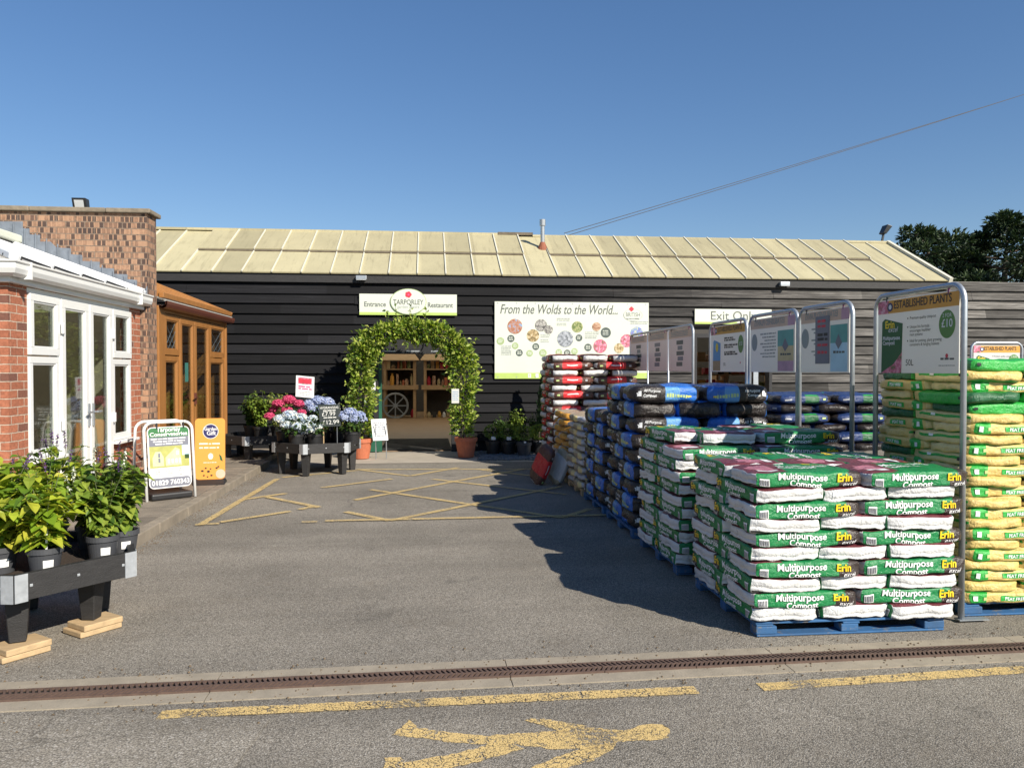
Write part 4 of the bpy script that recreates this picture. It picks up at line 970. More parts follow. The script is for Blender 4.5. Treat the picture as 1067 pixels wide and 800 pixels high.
p_comp = [('text', 'Multipurpose', -.035, .001, .050, 'ink_bag_white', dict(bold=.022, sx=1.03)), ('text', 'Compost', -.02, -.042, .046, 'ink_bag_white', dict(bold=.022, sx=1.03)),
          ('text', 'Erin', .200, -.008, .056, 'ink_bag_yellow', dict(bold=.03, sx=.95)), ('text', 'excel', .232, -.040, .036, 'ink_bag_white', dict(shear=.3)),
          ('rect', .055, -.248, -.012, .045, 'ink_bag_white', {})]+[('rect', .0035, -.27+i*.0085, -.014, .034, 'ink_black', {}) for i in range(6)]
t_comp = [('text', 'Multipurpose', .06, .02, .062, 'ink_bag_white', dict(bold=.02)), ('text', 'Compost', .0, -.06, .062, 'ink_bag_white', dict(bold=.02)), ('text', 'Erin', .17, .11, .075, 'ink_bag_yellow', dict(bold=.03)),
          ('text', 'excel', .2, .065, .045, 'ink_bag_white', dict(shear=.3)), ('rect', .13, -.22, -.12, .05, 'ink_bag_white', {})]
p_blue = [('text', 'All Purpose', -.155, .020, .036, 'ink_bag_white', dict(bold=.015)), ('text', 'Compost', -.172, -.022, .036, 'ink_bag_white', dict(bold=.015)), ('rect', .045, -.285, .008, .048, 'ink_bag_white', {}),
          ('rect', .022, -.325, .012, .012, 'ink_bag_white', {}), ('rect', .012, -.318, -.006, .030, 'ink_bag_white', {}), ('rect', .045, .215, -.025, .016, 'ink_bag_yellow', {})]
rr = random.Random(5)
for i in range(9): p_blue.append(('rect', rr.uniform(.010, .022), .0+i*.026, -.005-i*.003, rr.uniform(.022, .04), 'ink_bag_gold', {}))
p_black = [('rect', .11, -.20, -.01, .012, 'poly_grey', {}), ('rect', .09, -.21, .02, .012, 'poly_grey', {})]
p_kraft = [('text', 'PEAT FREE', .035, -.012, .030, 'ink_bag_white', dict(bold=.02, sx=.95)), ('rect', .035, -.235, .0, .034, 'ink_bag_white', {}), ('rect', .022, -.17, .0, .022, 'ink_bag_gold', {})]
p_kraft0 = [('rect', .19, .035, .0, .034, 'poly_lime', {})]
p_kback = [('rect', .045, .06, .015, .018, 'ink_bag_white', {}), ('rect', .03, -.26, .004, .02, 'ink_black', {})]
p_red = [('rect', .17, -.01, .012, .014, 'ink_bag_white', {}), ('rect', .06, -.25, .0, .03, 'ink_bag_gold', {}), ('rect', .04, .22, .0, .03, 'poly_grey', {})]
p_navy = [('rect', .08, -.2, .0, .018, 'poly_grey', {}), ('rect', .05, .2, .0, .02, 'ink_bag_gold', {})]
BAGS = {}
def deftype(key, L, W, H, zone, xc, prints=(), tops=(), n=3, **kw):
    BAGS[key] = [bag_mesh(key, L, W, H, zone, xc, 11*i+len(BAGS)*5, prints, tops, **kw) for i in range(n)]
p_comp = [(k_, (a_ if isinstance(a_, str) else a_*1.1), x_*1.1, z_, s_*1.1, m_, w_) for k_, a_, x_, z_, s_, m_, w_ in p_comp]
deftype('compost_bag', .69, .438, .094, z_compost, (.55, .72, .8, -.30, -.955), p_comp, t_comp, 6, pw=11)
deftype('blue_bag', .68, .45, .168, z_blue, (-.06, .35, .93), p_blue, n=5, pw=5.5)
deftype('black_bag', .68, .45, .164, z_black, (.1,), p_black, pw=4.5)
deftype('kraft_bag', .635, .42, .081, z_kraft, (-.90, -.50, -.2, .86), p_kraft0+p_kraft, n=5, pw=6.5)
deftype('kraft_bag_back', .635, .42, .084, z_kraftback, (.9,), p_kback, n=4, pw=6.5)
deftype('lime_bag', .635, .42, .086, z_lime, (.62,), p_kback[1:], pw=6)
deftype('red_bag', .71, .455, .122, z_red, (-.46, .42), p_red, pw=5, n=2)
deftype('tan_bag', .60, .40, .096, z_tan, (-.5,), (), pw=4, n=2)
deftype('amber_bag', .60, .40, .106, z_amber, (.1,), (), pw=4, n=2)
deftype('navy_bag', .62, .41, .104, z_navy, (-.05, .42, .85), p_navy, pw=4, n=2)
deftype('scarlet_bag', .60, .40, .125, z_scar, (-.3, .3), (), pw=4, n=2)
def z_grey(f, cx, cy, cz): return 'poly_grey' if abs(cx) < .7 else 'poly_tan'
deftype('grey_bag', .60, .40, .10, z_grey, (-.7, .7), (), pw=4, n=1)
ORD = 'top second third fourth fifth sixth seventh eighth ninth tenth eleventh twelfth thirteenth fourteenth fifteenth sixteenth seventeenth eighteenth nineteenth twentieth twenty-first twenty-second twenty-third'.split()
def put_bag(key, x, y, z, rot, label, group, name='compost_bag', tilt=(0, 0)):
    o = bpy.data.objects.new(name, BAGS[key][rnd.randrange(len(BAGS[key]))]); C.objects.link(o)
    o.location = (x, y, z); o.rotation_euler = (tilt[0], tilt[1], rot); return tag(o, label, 'bag', group)
def pallet(x0, y0, wd, dp, label, m='pallet_blue', group='wooden pallets under the bag stacks', ang=0):
    e = thing('pallet', label, 'pallet', (x0+wd/2, y0+dp/2, 0), group)
    b = MB(); n = 7
    for i in range(n):
        w_ = dp/n; b.box((x0, y0+i*w_+.012, .076), (x0+wd, y0+(i+1)*w_-.012, .090), m)
    for i in range(3): xx = x0+(wd-.11)*i/2; b.box((xx+.002, y0+.003, .064), (xx+.108, y0+dp-.003, .0755), m)
    b.build('deck', e, bevel=.003)
    for j in range(3):
        yy = y0+(dp-.10)*j/2; b = MB(); b.box((x0+.004, yy, .004), (x0+wd-.004, yy+.10, .016), m); b.build('runner', e, bevel=.003)
        for i in range(3):
            xx = x0+(wd-.13)*i/2; b = MB(); b.box((xx, yy+.002, .0165), (xx+.13 if i != 1 else xx+.11, yy+.098, .0635), m); b.build('block', e, bevel=.006)
    return e
def stack(x0, y0, L, W, pitch, n, keyfn, descfn, where, group, show, first='A', z0=.091, third=False, ww=None):
    """five bags to a layer, two along and three across, turned about in every other layer"""
    for li in range(n):                       # li = 0 at the bottom
        top = n-1-li; kind = 'A' if ((n-1-li) % 2 == 0) == (first == 'A') else 'B'
        WW = ww or 2*L/3
        if kind == 'A':
            pos = [(L/2, W/2, 0, 'driveway corner'), (1.5*L, W/2, 0, 'sign end')]+[((i+.5)*WW, W+L/2, R(90), q) for i, q in enumerate(('rear driveway corner', 'rear middle', 'rear sign end'))]
        else:
            pos = [((i+.5)*WW, L/2, R(90), q) for i, q in enumerate(('driveway corner', 'middle', 'sign end'))]+[(L/2, L+W/2, 0, 'rear driveway corner'), (1.5*L, L+W/2, 0, 'rear sign end')]
        if third: pos += [(L/2, L+1.5*W, 0, 'last row driveway corner'), (1.5*L, L+1.5*W, 0, 'last row sign end')]
        for px_, py_, rot, q in pos:
            if not show(top, q): continue
            key = keyfn(top, q, rot); d = descfn(key, rot)
            fl = math.pi if (key == 'blue_bag' and ((q == 'sign end' and rot == 0) or rot > 1)) else 0
            put_bag(key, x0+px_+rnd.uniform(-.016, .016), y0+py_+rnd.uniform(-.020, .020), z0+pitch*(li+.5), rot+fl+R(rnd.uniform(-2.2, 2.2)),
                    f"{d}, {ORD[top]} layer down the {where}, {q}", group, tilt=(R(rnd.uniform(-1.2, 1.2)), R(rnd.uniform(-1.0, 1.0))))
LEFTS = ('driveway corner', 'rear driveway corner', 'last row driveway corner')
def dsc(printed, ended):
    return lambda key, rot: printed if rot == 0 else ended
PX0 = 1.93
pallet(PX0+.02, 4.55, 1.20, 1.1, 'blue wooden pallet under the roadside compost stack')
stack(PX0-.01, 4.53, .684, .44, .0895, 10, lambda t, q, r: 'compost_bag', dsc('green compost bag', 'white-ended compost bag'), 'roadside compost stack', 'compost bags in the roadside stack', lambda t, q: t == 0 or q in ('driveway corner', 'middle', 'sign end', 'rear driveway corner'), ww=.434)
pallet(1.92, 5.99, 1.24, 1.08, 'blue wooden pallet behind the roadside pallet')
stack(1.89, 5.90, .684, .44, .0905, 10, lambda t, q, r: 'compost_bag', dsc('green compost bag', 'white-ended compost bag'), 'second compost stack', 'compost bags in the second stack', lambda t, q: t <= 1 or q in LEFTS)
for (x, y, z, rot, lab) in ((2.98, 6.30, 1.055, 0, 'green compost bag lying loose on the second compost stack, printed side forward'), (2.40, 6.40, 1.055, R(86), 'compost bag with creased white end lying crosswise on the second compost stack'),
                            (2.16, 6.60, 1.053, R(97), 'compost bag turned with its dark end out at the driveway edge of the second stack'), (2.95, 6.80, 1.055, R(2), 'compost bag half hidden behind the loose printed one on the second stack')):
    put_bag('compost_bag', x, y, z, rot, lab, 'loose bags on the second stack')
pallet(1.92, 7.33, 1.34, 1.12, 'blue wooden pallet under the tall blue bag stack')
stack(1.91, 7.32, .685, .455, .150, 9, lambda t, q, r: 'blue_bag', dsc('black and blue bag', 'shiny black bag'), 'tall blue stack', 'bags in the tall blue stack', lambda t, q: t == 0 or (q in ('driveway corner', 'middle', 'sign end') and t < 5) or q in LEFTS)
pallet(1.92, 8.58, 1.34, 1.12, 'blue wooden pallet under the lower blue bag stack')
stack(1.90, 8.56, .685, .455, .150, 7, lambda t, q, r: 'blue_bag', dsc('black and blue bag', 'shiny black bag'), 'lower blue stack', 'bags in the lower blue stack', lambda t, q: t == 0 or q in LEFTS)
pallet(1.93, 9.86, 1.2, 1.0, 'bare wooden pallet under the tan bag stack', 'softwood')
stack(1.90, 9.84, .62, .41, .091, 10, lambda t, q, r: 'tan_bag', dsc('tan bag', 'grey-ended tan bag'), 'tan stack', 'bags in the tan stack', lambda t, q: t == 0 or q in LEFTS)
pallet(1.93, 11.06, 1.2, 1.0, 'bare wooden pallet under the amber bag stack', 'softwood')
stack(1.90, 11.05, .62, .41, .100, 9, lambda t, q, r: 'amber_bag', dsc('amber bag', 'amber-ended grey bag'), 'amber stack', 'bags in the amber stack', lambda t, q: t == 0 or q in LEFTS)
pallet(1.93, 12.36, 1.42, 1.15, 'wooden pallet under the tall red bag stack', 'softwood')
stack(1.91, 12.35, .715, .46, .1165, 15, lambda t, q, r: 'red_bag', dsc('red and brown bag', 'white-ended brown bag'), 'tall red stack', 'bags in the tall red stack', lambda t, q: t == 0 or q in LEFTS or (t < 9 and q in ('middle', 'sign end')), first='B')
YX, YY = 3.45, 4.78
pallet(YX, YY+.01, 1.24, 1.03, 'blue wooden pallet under the tall yellow bag stack')
def ykey(t, q, r):
    if t in (0, 3, 4): return 'lime_bag' if 'rear' not in q else 'kraft_bag'
    if 'rear' in q: return ('kraft_bag', 'lime_bag', 'kraft_bag', 'kraft_bag_back')[t % 4]
    return 'kraft_bag_back' if t % 2 else 'kraft_bag'
YD = {'kraft_bag': 'yellow bag with green label', 'kraft_bag_back': 'pale yellow bag with green line', 'lime_bag': 'bright green bag'}
stack(YX, YY, .625, .413, .0680, 23, ykey, lambda k, r: YD[k], 'tall yellow stack', 'bags in the tall yellow stack', lambda t, q: t == 0 or 'rear' not in q or q in LEFTS)
stack_n = [0]
pallet(3.50, 7.72, 1.24, 1.03, 'blue wooden pallet under the navy bag stack')
stack(3.50, 7.70, .62, .41, .0965, 13, lambda t, q, r: 'navy_bag', dsc('navy and green bag', 'dark-ended navy bag'), 'navy stack', 'bags in the navy stack', lambda t, q: t == 0 or q in LEFTS or (t < 6 and 'rear' not in q))
pallet(3.50, 9.42, 1.2, 1.0, 'wooden pallet under the scarlet bag stack', 'softwood')
stack(3.50, 9.40, .60, .40, .12, 8, lambda t, q, r: 'scarlet_bag', dsc('scarlet bag', 'scarlet bag end'), 'scarlet stack', 'bags in the scarlet stack', lambda t, q: t == 0 or q in LEFTS)
# two bags leaning on the red stack
for px, py, sc_, tw, key, lab in ((553, 504, .80, 30, 'red_bag', 'red bag propped upright against the amber stack'), (572, 504, .84, 38, 'grey_bag', 'grey bag propped upright beside the leaning red bag')):
    c = G(px, py); o = put_bag(key, 0, 0, 0, 0, lab, None); ln = Vector((.42, 0, .91)).normalized(); X_ = Matrix.Rotation(R(-tw), 3, 'Z') @ ln
    Z_ = Matrix.Rotation(R(tw*.9), 3, 'Z') @ Vector((-.91, 0, .42)).normalized(); Y_ = Z_.cross(X_).normalized(); Z_ = X_.cross(Y_)
    Lb = (.71 if key == 'red_bag' else .60)*sc_; mm = Matrix((X_, Y_, Z_)).transposed().to_4x4() @ Matrix.Scale(sc_, 4); mm.translation = Vector((c.x, c.y, .02))+X_*(Lb*.5)+Vector((.05, 0, .0)); o.matrix_world = mm

# ================================================================== HOOP SIGNS
HX = 3.365; HT = 2.145
def hoop(y0, y1, label, draw, x=HX, top=HT, zb=1.575, n=1, bm_='board_white'):
    """galvanised tube hoop standing along the drive, y0 far post, y1 near post"""
    e = thing('hoop_sign', label, 'sign', (x, (y0+y1)/2, 0), 'hoop signs along the bag stacks')
    r = .11; pts = [(x, y0, .012), (x, y0, top-r)]
    s = 1 if y1 > y0 else -1
    for i in range(1, 7): a = math.pi/2*i/6; pts.append((x, y0+s*(r-r*math.cos(a)), top-r+r*math.sin(a)))
    for i in range(0, 7): a = math.pi/2*i/6; pts.append((x, y1-s*(r-r*math.sin(a)), top-r+r*math.cos(a)))
    pts.append((x, y1, .012))
    b = MB(); b.tube(pts, .0185, 'galv', 12)
    for k in range(1, n): ym = y0+(y1-y0)*k/n; b.tube([(x, ym, .02), (x, ym, top-.02)], .014, 'galv', 8)
    b.build('frame', e, smooth=True)
    for y in (y0, y1):
        b = MB(); b.box((x-.03, y-.03, .0145), (x+.17, y+.03, .021), 'galv'); b.build('foot_plate', e)
    for k in range(n):
        a0 = y0+(y1-y0)*k/n; a1 = y0+(y1-y0)*(k+1)/n
        w_ = abs(a1-a0)-.075; h_ = top-.035-zb; yl = max(a0, a1)-.0375
        b = MB(); pl = Pl((x-.006, yl, zb), (0, -1, 0), (0, 0, 1)); b.box((x-.006, yl-w_, zb), (x, yl, zb+h_), bm_ if isinstance(bm_, str) else bm_[k])
        (draw if n == 1 else draw[k])(b, pl, w_, h_); bd = b.build('board', e)
        b = MB()
        for f in (.12, .88):
            yy = yl-w_*f; b.tube([(x-.003, yy, zb+h_-.02), (x-.003, yy, top+.012)], .008, 'ink_purple' if f > .5 else 'lamp_black', 6)
        b.build('clip', e)
    return e
def header(b, pl, w_, h_, text, m='ink_orange', mt='ink_black', mirror=False):
    b.rect(pl, 0, h_*.81, w_, h_*.985, .001, m)
    fx0, fx1 = (0, w_*.15) if not mirror else (w_*.85, w_); b.rect(pl, fx0, h_*.81, fx1, h_*.985, .0018, 'photo_f' if not mirror else 'ink_pastel_pink')
    if not mirror: b.disc(pl, fx1+.02, h_*.895, .032, .0026, 'ink_navy'); b.disc(pl, fx1+.02, h_*.895, .018, .0034, 'ink_white')
    b.textfit(pl, text, w_*(.225 if not mirror else .10), w_*(.92 if not mirror else .78), h_*.868, .078, .0028, mt, bold=.012, mirror=mirror)
def draw_estab(b, pl, w_, h_):
    header(b, pl, w_, h_, 'ESTABLISHED PLANTS')
    b.ppoly(pl, [(w_*.05, h_*.0), (w_*.32, h_*.0), (w_*.33, h_*.25), (w_*.34, h_*.66), (w_*.10, h_*.74), (w_*.06, h_*.70)], .0012, 'ink_dkgreen')
    b.ppoly(pl, [(w_*.05, h_*.0), (w_*.325, h_*.0), (w_*.333, h_*.28), (w_*.22, h_*.12)], .002, 'photo_f')
    b.text(pl, 'Erin', w_*.17, h_*.61, .075, .003, 'ink_yellow', bold=.03); b.text(pl, 'excel', w_*.21, h_*.555, .055, .003, 'ink_white', shear=.3)
    b.text(pl, 'Multipurpose', w_*.19, h_*.45, .040, .003, 'ink_white', bold=.02); b.text(pl, 'Compost', w_*.155, h_*.385, .040, .003, 'ink_white', bold=.02)
    for i, (st, y) in enumerate((('Premium quality compost', .70), ('Unique bio formula', .585), ('encourages healthier', .535), ('root systems', .485), ('Ideal for potting, plant growing', .405), ('containers & hanging baskets', .355))):
        b.text(pl, st, w_*.43, h_*y, .030, .0012, 'ink_black', align='LEFT', sx=.93)
        if i in (0, 1, 4): b.disc(pl, w_*.405, h_*(y+.018), .006, .0012, 'ink_black')
    b.disc(pl, w_*.87, h_*.60, .083, .0012, 'ink_leaf', 1.12); b.text(pl, '£10', w_*.87, h_*.565, .075, .002, 'ink_white', bold=.01); b.text(pl, '2 FOR', w_*.87, h_*.685, .035, .002, 'ink_white')
    b.text(pl, '50L', w_*.43, h_*.10, .062, .0012, 'ink_black'); b.disc(pl, w_*.87, h_*.215, .014, .0012, 'ink_red'); b.dashes(pl, w_*.80, w_*.95, h_*.165, .016, .0012, 'sign_grey_text', 3)
    b.dashes(pl, w_*.78, w_*.96, h_*.09, .007, .0012, 'sign_pale_text', 6)
def draw_sun(b, pl, w_, h_):
    header(b, pl, w_, h_, 'ESTABLISHED PLANTS')
    b.ppoly(pl, [(w_*.07, h_*.02), (w_*.30, h_*.02), (w_*.31, h_*.62), (w_*.11, h_*.70), (w_*.08, h_*.66)], .0012, 'ink_blue'); b.rect(pl, w_*.072, h_*.02, w_*.30, h_*.24, .002, 'shop_wood'); b.disc(pl, w_*.2, h_*.53, .04, .0028, 'ink_yellow', 1.3)
    for i, y in enumerate((.70, .655, .55, .505, .40, .355)): b.dashes(pl, w_*.42, w_*(.68+.06*(i % 3)), h_*y, .020, .0012, 'ink_black', i)
    b.disc(pl, w_*.89, h_*.57, .075, .0012, 'ink_leaf', 1.3); b.text(pl, '£10', w_*.89, h_*.54, .06, .002, 'ink_white'); b.text(pl, '50L', w_*.43, h_*.13, .05, .0012, 'ink_black'); b.disc(pl, w_*.88, h_*.19, .012, .0012, 'ink_red')
def draw_back(tall):  # light through the sheet painted as far-side print, mirrored in paler colours
    def f(b, pl, w_, h_):
        header(b, pl, w_, h_, 'ESTABLISHED PLANTS', 'ink_orange_pale', 'sign_pale_text', True)
        b.rect(pl, w_*.64, h_*.02, w_*.97, h_*.30, .001, 'ink_pastel_pink' if not tall else 'picture_sky'); b.rect(pl, w_*.64, h_*.20, w_*.97, h_*.48, .0018, 'ink_sand' if not tall else 'picture_sky'); b.rect(pl, w_*.64, h_*.46, w_*.97, h_*.74, .0026, 'ink_teal')
        b.ppoly(pl, [(w_*.74, h_*.46), (w_*.80, h_*.60), (w_*.87, h_*.46), (w_*.80, h_*.36)], .0034, 'ink_slate'); b.dashes(pl, w_*.70, w_*.92, h_*.30, .02, .0034, 'sign_grey_text', 8)
        b.disc(pl, w_*.10, h_*.56, .07, .001, 'sign_pale_text', 1.25)
        for i in range(8): b.dashes(pl, w_*(.24+.05*(i % 3)), w_*.60, h_*(.69-.06*i), .016, .001, 'sign_pale_text', i+20)
        if tall:
            b.rect(pl, w_*.33, h_*.14, w_*.63, h_*.90, .004, 'ink_slate'); 
            for i, (mm, y) in enumerate((('ink_red', .80), ('ink_red', .72), ('ink_black', .58), ('ink_black', .51), ('ink_red', .42), ('ink_red', .30))): b.dashes(pl, w_*.38, w_*.59, h_*y, .026, .005, mm, i+3)
    return f
def draw_faded(k):
    def f(b, pl, w_, h_):
        b.rect(pl, 0, h_*.80, w_, h_, .001, 'ink_orange_pale')
        for i in range(5): b.rect(pl, w_*(.36+.05*(i % 2)), h_*(.12+.13*i), w_*(.62+.03*(i % 3)), h_*(.22+.13*i), .001, 'ink_slate' if (i+k) % 2 else 'sign_grey_text')
        for i in range(4): b.dashes(pl, w_*.1, w_*.85, h_*(.84+.035*i), .012, .002, 'sign_pale_text', i+k*5)
    return f
def hy(px, py): d = ray(px, py); return HX/d.x*d.y
hoop(hy(912.5, 400), hy(1004, 400), 'large hoop sign with orange header and green bag picture above the roadside stack', draw_estab)
hoop(hy(833, 400), hy(888, 400), 'hoop sign seen from its back with a dark price poster pinned on', draw_back(True))
hoop(hy(781, 400), hy(831, 400), 'hoop sign seen from its back with teal and sand coloured panel', draw_back(False), top=2.15)
hoop(hy(740, 400), hy(778, 400), 'hoop sign with orange header and blue bag picture before the exit doorway', draw_sun, top=2.14)
hoop(hy(657, 400), hy(722, 400), 'faded double hoop sign overlapping the big green banner edge', [draw_faded(0), draw_faded(1), draw_faded(2)], n=3, zb=1.58, top=2.17, bm_=['board_pale']*3)
# one more facing the road beyond the yellow stack
def hoop_front():
    a = PY(1012, 357, 10.6); c = PY(1065, 353, 10.6); y = 10.6; t = a.z
    e = thing('hoop_sign', 'distant hoop sign with orange header peeping over the tall yellow stack', 'sign', ((a.x+c.x)/2, y, 0), 'hoop signs along the bag stacks')
    b = MB(); r = .1; pts = [(a.x, y, .012), (a.x, y, t-r)]+[(a.x+r-r*math.cos(math.pi/12*i), y, t-r+r*math.sin(math.pi/12*i)) for i in range(1, 7)]+[(c.x-r+r*math.sin(math.pi/12*i), y, t-r+r*math.cos(math.pi/12*i)) for i in range(7)]+[(c.x, y, .012)]
    b.tube(pts, .018, 'galv', 10); b.build('frame', e, smooth=True)
    w_ = c.x-a.x-.07; h_ = .56; pl = Pl((a.x+.035, y-.004, t-.035-h_), (1, 0, 0), (0, 0, 1)); b = MB(); b.box((a.x+.035, y-.004, t-.035-h_), (a.x+.035+w_, y+.002, t-.035), 'board_white'); draw_estab(b, pl, w_, h_); b.build('board', e)
hoop_front()
# ================================================================== PLANTERS
def hex_planter(cx, cy, rot, Rr, label, ztop=.49, pads=False, group='hexagonal timber planters'):
    e = thing('timber_planter', label, 'planter', (cx, cy, 0), group)
    vs = [Vector((cx+Rr*math.cos(R(rot+60*k)), cy+Rr*math.sin(R(rot+60*k)), 0)) for k in range(6)]
    cc = Vector((cx, cy, 0))
    for k in range(6):
        a, b_ = vs[k], vs[(k+1) % 6]; d = (b_-a).normalized(); n = Vector((d.y, -d.x, 0)); m = (a+b_)/2-n*.02
        b = MB(); b.obox(m, d, n, (b_-a).length/2-.012, .02, ztop-.145, ztop, 'black_timber')
        for f in (-.26, .0, .27): q = m+d*f+n*.021; b.obox(q, d, n, .008, .002, ztop-.075, ztop-.06, 'galv_bracket')
        b.build('side_board', e, bevel=.004)
    for k in range(6):
        a, b_, p = vs[k], vs[(k+1) % 6], vs[k-1]; b = MB()
        for q in (b_, p):
            d = (q-a).normalized(); n = d.cross(Vector((0, 0, 1))); n = n if n.dot(a-cc) > 0 else -n
            b.obox(a+d*.036+n*.004, d, n, .034, .0025, ztop-.150, ztop+.002, 'galv_bracket')
        b.build('corner_bracket', e)
    b = MB(); pts = [cc+(v-cc)*.955 for v in vs]; b.prism([p+Vector((0, 0, ztop-.10)) for p in pts], (0, 0, .03), 'soil'); b.build('soil', e)
    for k in range(6):
        a = cc+(vs[k]-cc)*((.60 if k == 0 else .68) if pads else .80); d = (vs[k]-cc).normalized(); n = Vector((-d.y, d.x, 0)); z0 = .075 if pads and k in (0, 5) else .004
        b = MB(); b.obox(a, d, n, .04, .042, z0, ztop-.146, 'black_timber', .058, .062); b.build('leg', e, bevel=.006)
    if pads:
        for k, w_ in ((0, 'beside the kerb end'), (5, 'nearest the drain'), (4, 'out by the picture edge'), (1, 'behind the driveway leg')):
            if k not in (0, 5): continue
            a = cc+(vs[k]-cc)*(.61 if k == 0 else .70); d = Vector((.62, .78, 0)); n = Vector((-d.y, d.x, 0)); b = MB(); b.obox(a, d, n, .13, .10, .003, .036, 'softwood'); b.obox(a+d*.012-n*.01, d, n, .122, .095, .0365, .073, 'softwood')
            tag(b.build('timber_pad', bevel=.006), 'pale timber offcuts under the planter leg '+w_, 'timber pad', 'timber pads under the near planter')
    return e, vs
NPX, NPY = -2.47, 5.17
hex_planter(NPX, NPY, -8.5, .70, 'large black timber planter of leafy shrubs beside the drain', pads=True)
c0 = G(331, 462, .47); c0 = PY(331, 470, 12.75)
hex_planter(c0.x, 12.72, -100, .69, 'black timber planter of hydrangeas before the entrance')
c1 = PY(272, 470, 14.2); hex_planter(c1.x, 14.2, -100, .69, 'black timber planter of green shrubs against the dark wall')

def pot(b, c, r0, r1, h, m='pot_grey', n=32):
    b.lathe(c, [(0, .002), (r0, .002), (r1*.97, h*.80), (r1*1.06, h*.80), (r1*1.06, h), (r1*.95, h), (r1*.93, h*.86), (0, h*.86)], m, n)
def leaf6(b, p, d, nrm, ln, wd, m, cup=.22, droop=.2):
    d = d.normalized(); s = d.cross(nrm)
    if s.length < 1e-3: s = d.orthogonal()
    s.normalize(); n = s.cross(d)
    a1 = p+d*ln*.18+s*wd*.42+n*wd*cup; a2 = p+d*ln*.5+s*wd*.5+n*(wd*cup*.8-ln*droop*.2); a3 = p+d*ln*.8+s*wd*.24-n*ln*droop*.5; t_ = p+d*ln-n*ln*droop
    b1 = p+d*ln*.18-s*wd*.42+n*wd*cup; b2 = p+d*ln*.5-s*wd*.5+n*(wd*cup*.8-ln*droop*.2); b3 = p+d*ln*.8-s*wd*.24-n*ln*droop*.5
    m1 = p+d*ln*.45-n*ln*droop*.1
    b.add([p, a1, a2, a3, t_, b3, b2, b1, m1], [(0, 1, 2, 8), (8, 2, 3, 4), (0, 8, 6, 7), (8, 4, 5, 6)], m)
def leafy(name, label, cat, c, potr, poth, top, rad, nst, lsz, m, group, pm='pot_grey', spikes=0, spm='petal_violet', sticker=False, dens=1.0, tagm=False):
    """a pot with stems that carry pairs of leaves"""
    e = thing(name, label, cat, c, group)
    b = MB(); pot(b, c, potr*.78, potr, poth, pm); b.lathe((c[0], c[1], c[2]+poth*.87), [(0, .004), (potr*.92, .002)], 'soil', 14); pt = b.build('pot', e, smooth=False)
    if sticker:
        b = MB(); V = []; a0 = math.atan2(-c[1], -c[0])+.2
        for i in range(5):
            a = a0-.32+.16*i; rr_ = potr*.90
            V += [(c[0]+rr_*math.cos(a), c[1]+rr_*math.sin(a), c[2]+poth*.28), (c[0]+rr_*1.045*math.cos(a), c[1]+rr_*1.045*math.sin(a), c[2]+poth*.58)]
        b.add(V, [(2*i, 2*i+2, 2*i+3, 2*i+1) for i in range(4)], 'paper_white'); b.build('sticker', pt)
    st = MB(); lf = MB(); fl = MB(); base = Vector((c[0], c[1], c[2]+poth*.88)); H = top-base.z
    for k in range(nst):
        a = rnd.uniform(0, 6.283); o = rad*math.sqrt(rnd.random()); tipp = base+Vector((o*math.cos(a), o*math.sin(a), H*rnd.uniform(.62, 1.0)*(1-.25*(o/rad)**2)))
        ctrl = base+Vector((o*.25*math.cos(a), o*.25*math.sin(a), H*.45)); pts = [((1-f)**2)*base+2*f*(1-f)*ctrl+f*f*tipp for f in lin(0, 1, 6)]
        st.tube(pts, [.005, .0045, .004, .0035, .003, .002], 'stem_green', 4, False)
        nl = int(7*dens)+1
        for j in range(nl):
            f = .10+.90*(j+rnd.random())/nl; p = ((1-f)**2)*base+2*f*(1-f)*ctrl+f*f*tipp; a2 = rnd.uniform(0, 6.283)
            for s_ in (0, math.pi):
                d = Vector((math.cos(a2+s_), math.sin(a2+s_), rnd.uniform(-.5, .45))); s = lsz*rnd.uniform(.6, 1.2)*(1.15-.4*f)
                leaf6(lf, p, d, Vector((rnd.uniform(-.3, .3), rnd.uniform(-.3, .3), 1)), s, s*.68, m, droop=rnd.uniform(.1, .45))
        if k < spikes:
            fl = MB()
            q = tipp+Vector((rnd.uniform(-.04, .04), rnd.uniform(-.04, .04), rnd.uniform(.09, .16))); fl.tube([tipp, q], .002, 'stem_green', 4, False)
            for j in range(26):
                p = tipp.lerp(q, .25+.75*j/26); v = rv().normalized(); fl.leaf(p, v, Vector((0, 0, 1)), .018, .012, spm)
            fl.build('flower_spike', e)
    st.build('stems', e); lf.build('foliage', e)
    if tagm:
        b = MB(); q = base+Vector((.03, -.05, 0)); b.bar(q, q+Vector((.008, 0, .22)), .012, .003, 'paper_white', up=(0, 1, 0)); b.build('plant_tag', e)
    return e
zp = .42
A_ = G(47, 597, zp); B1 = G(107, 583, zp)
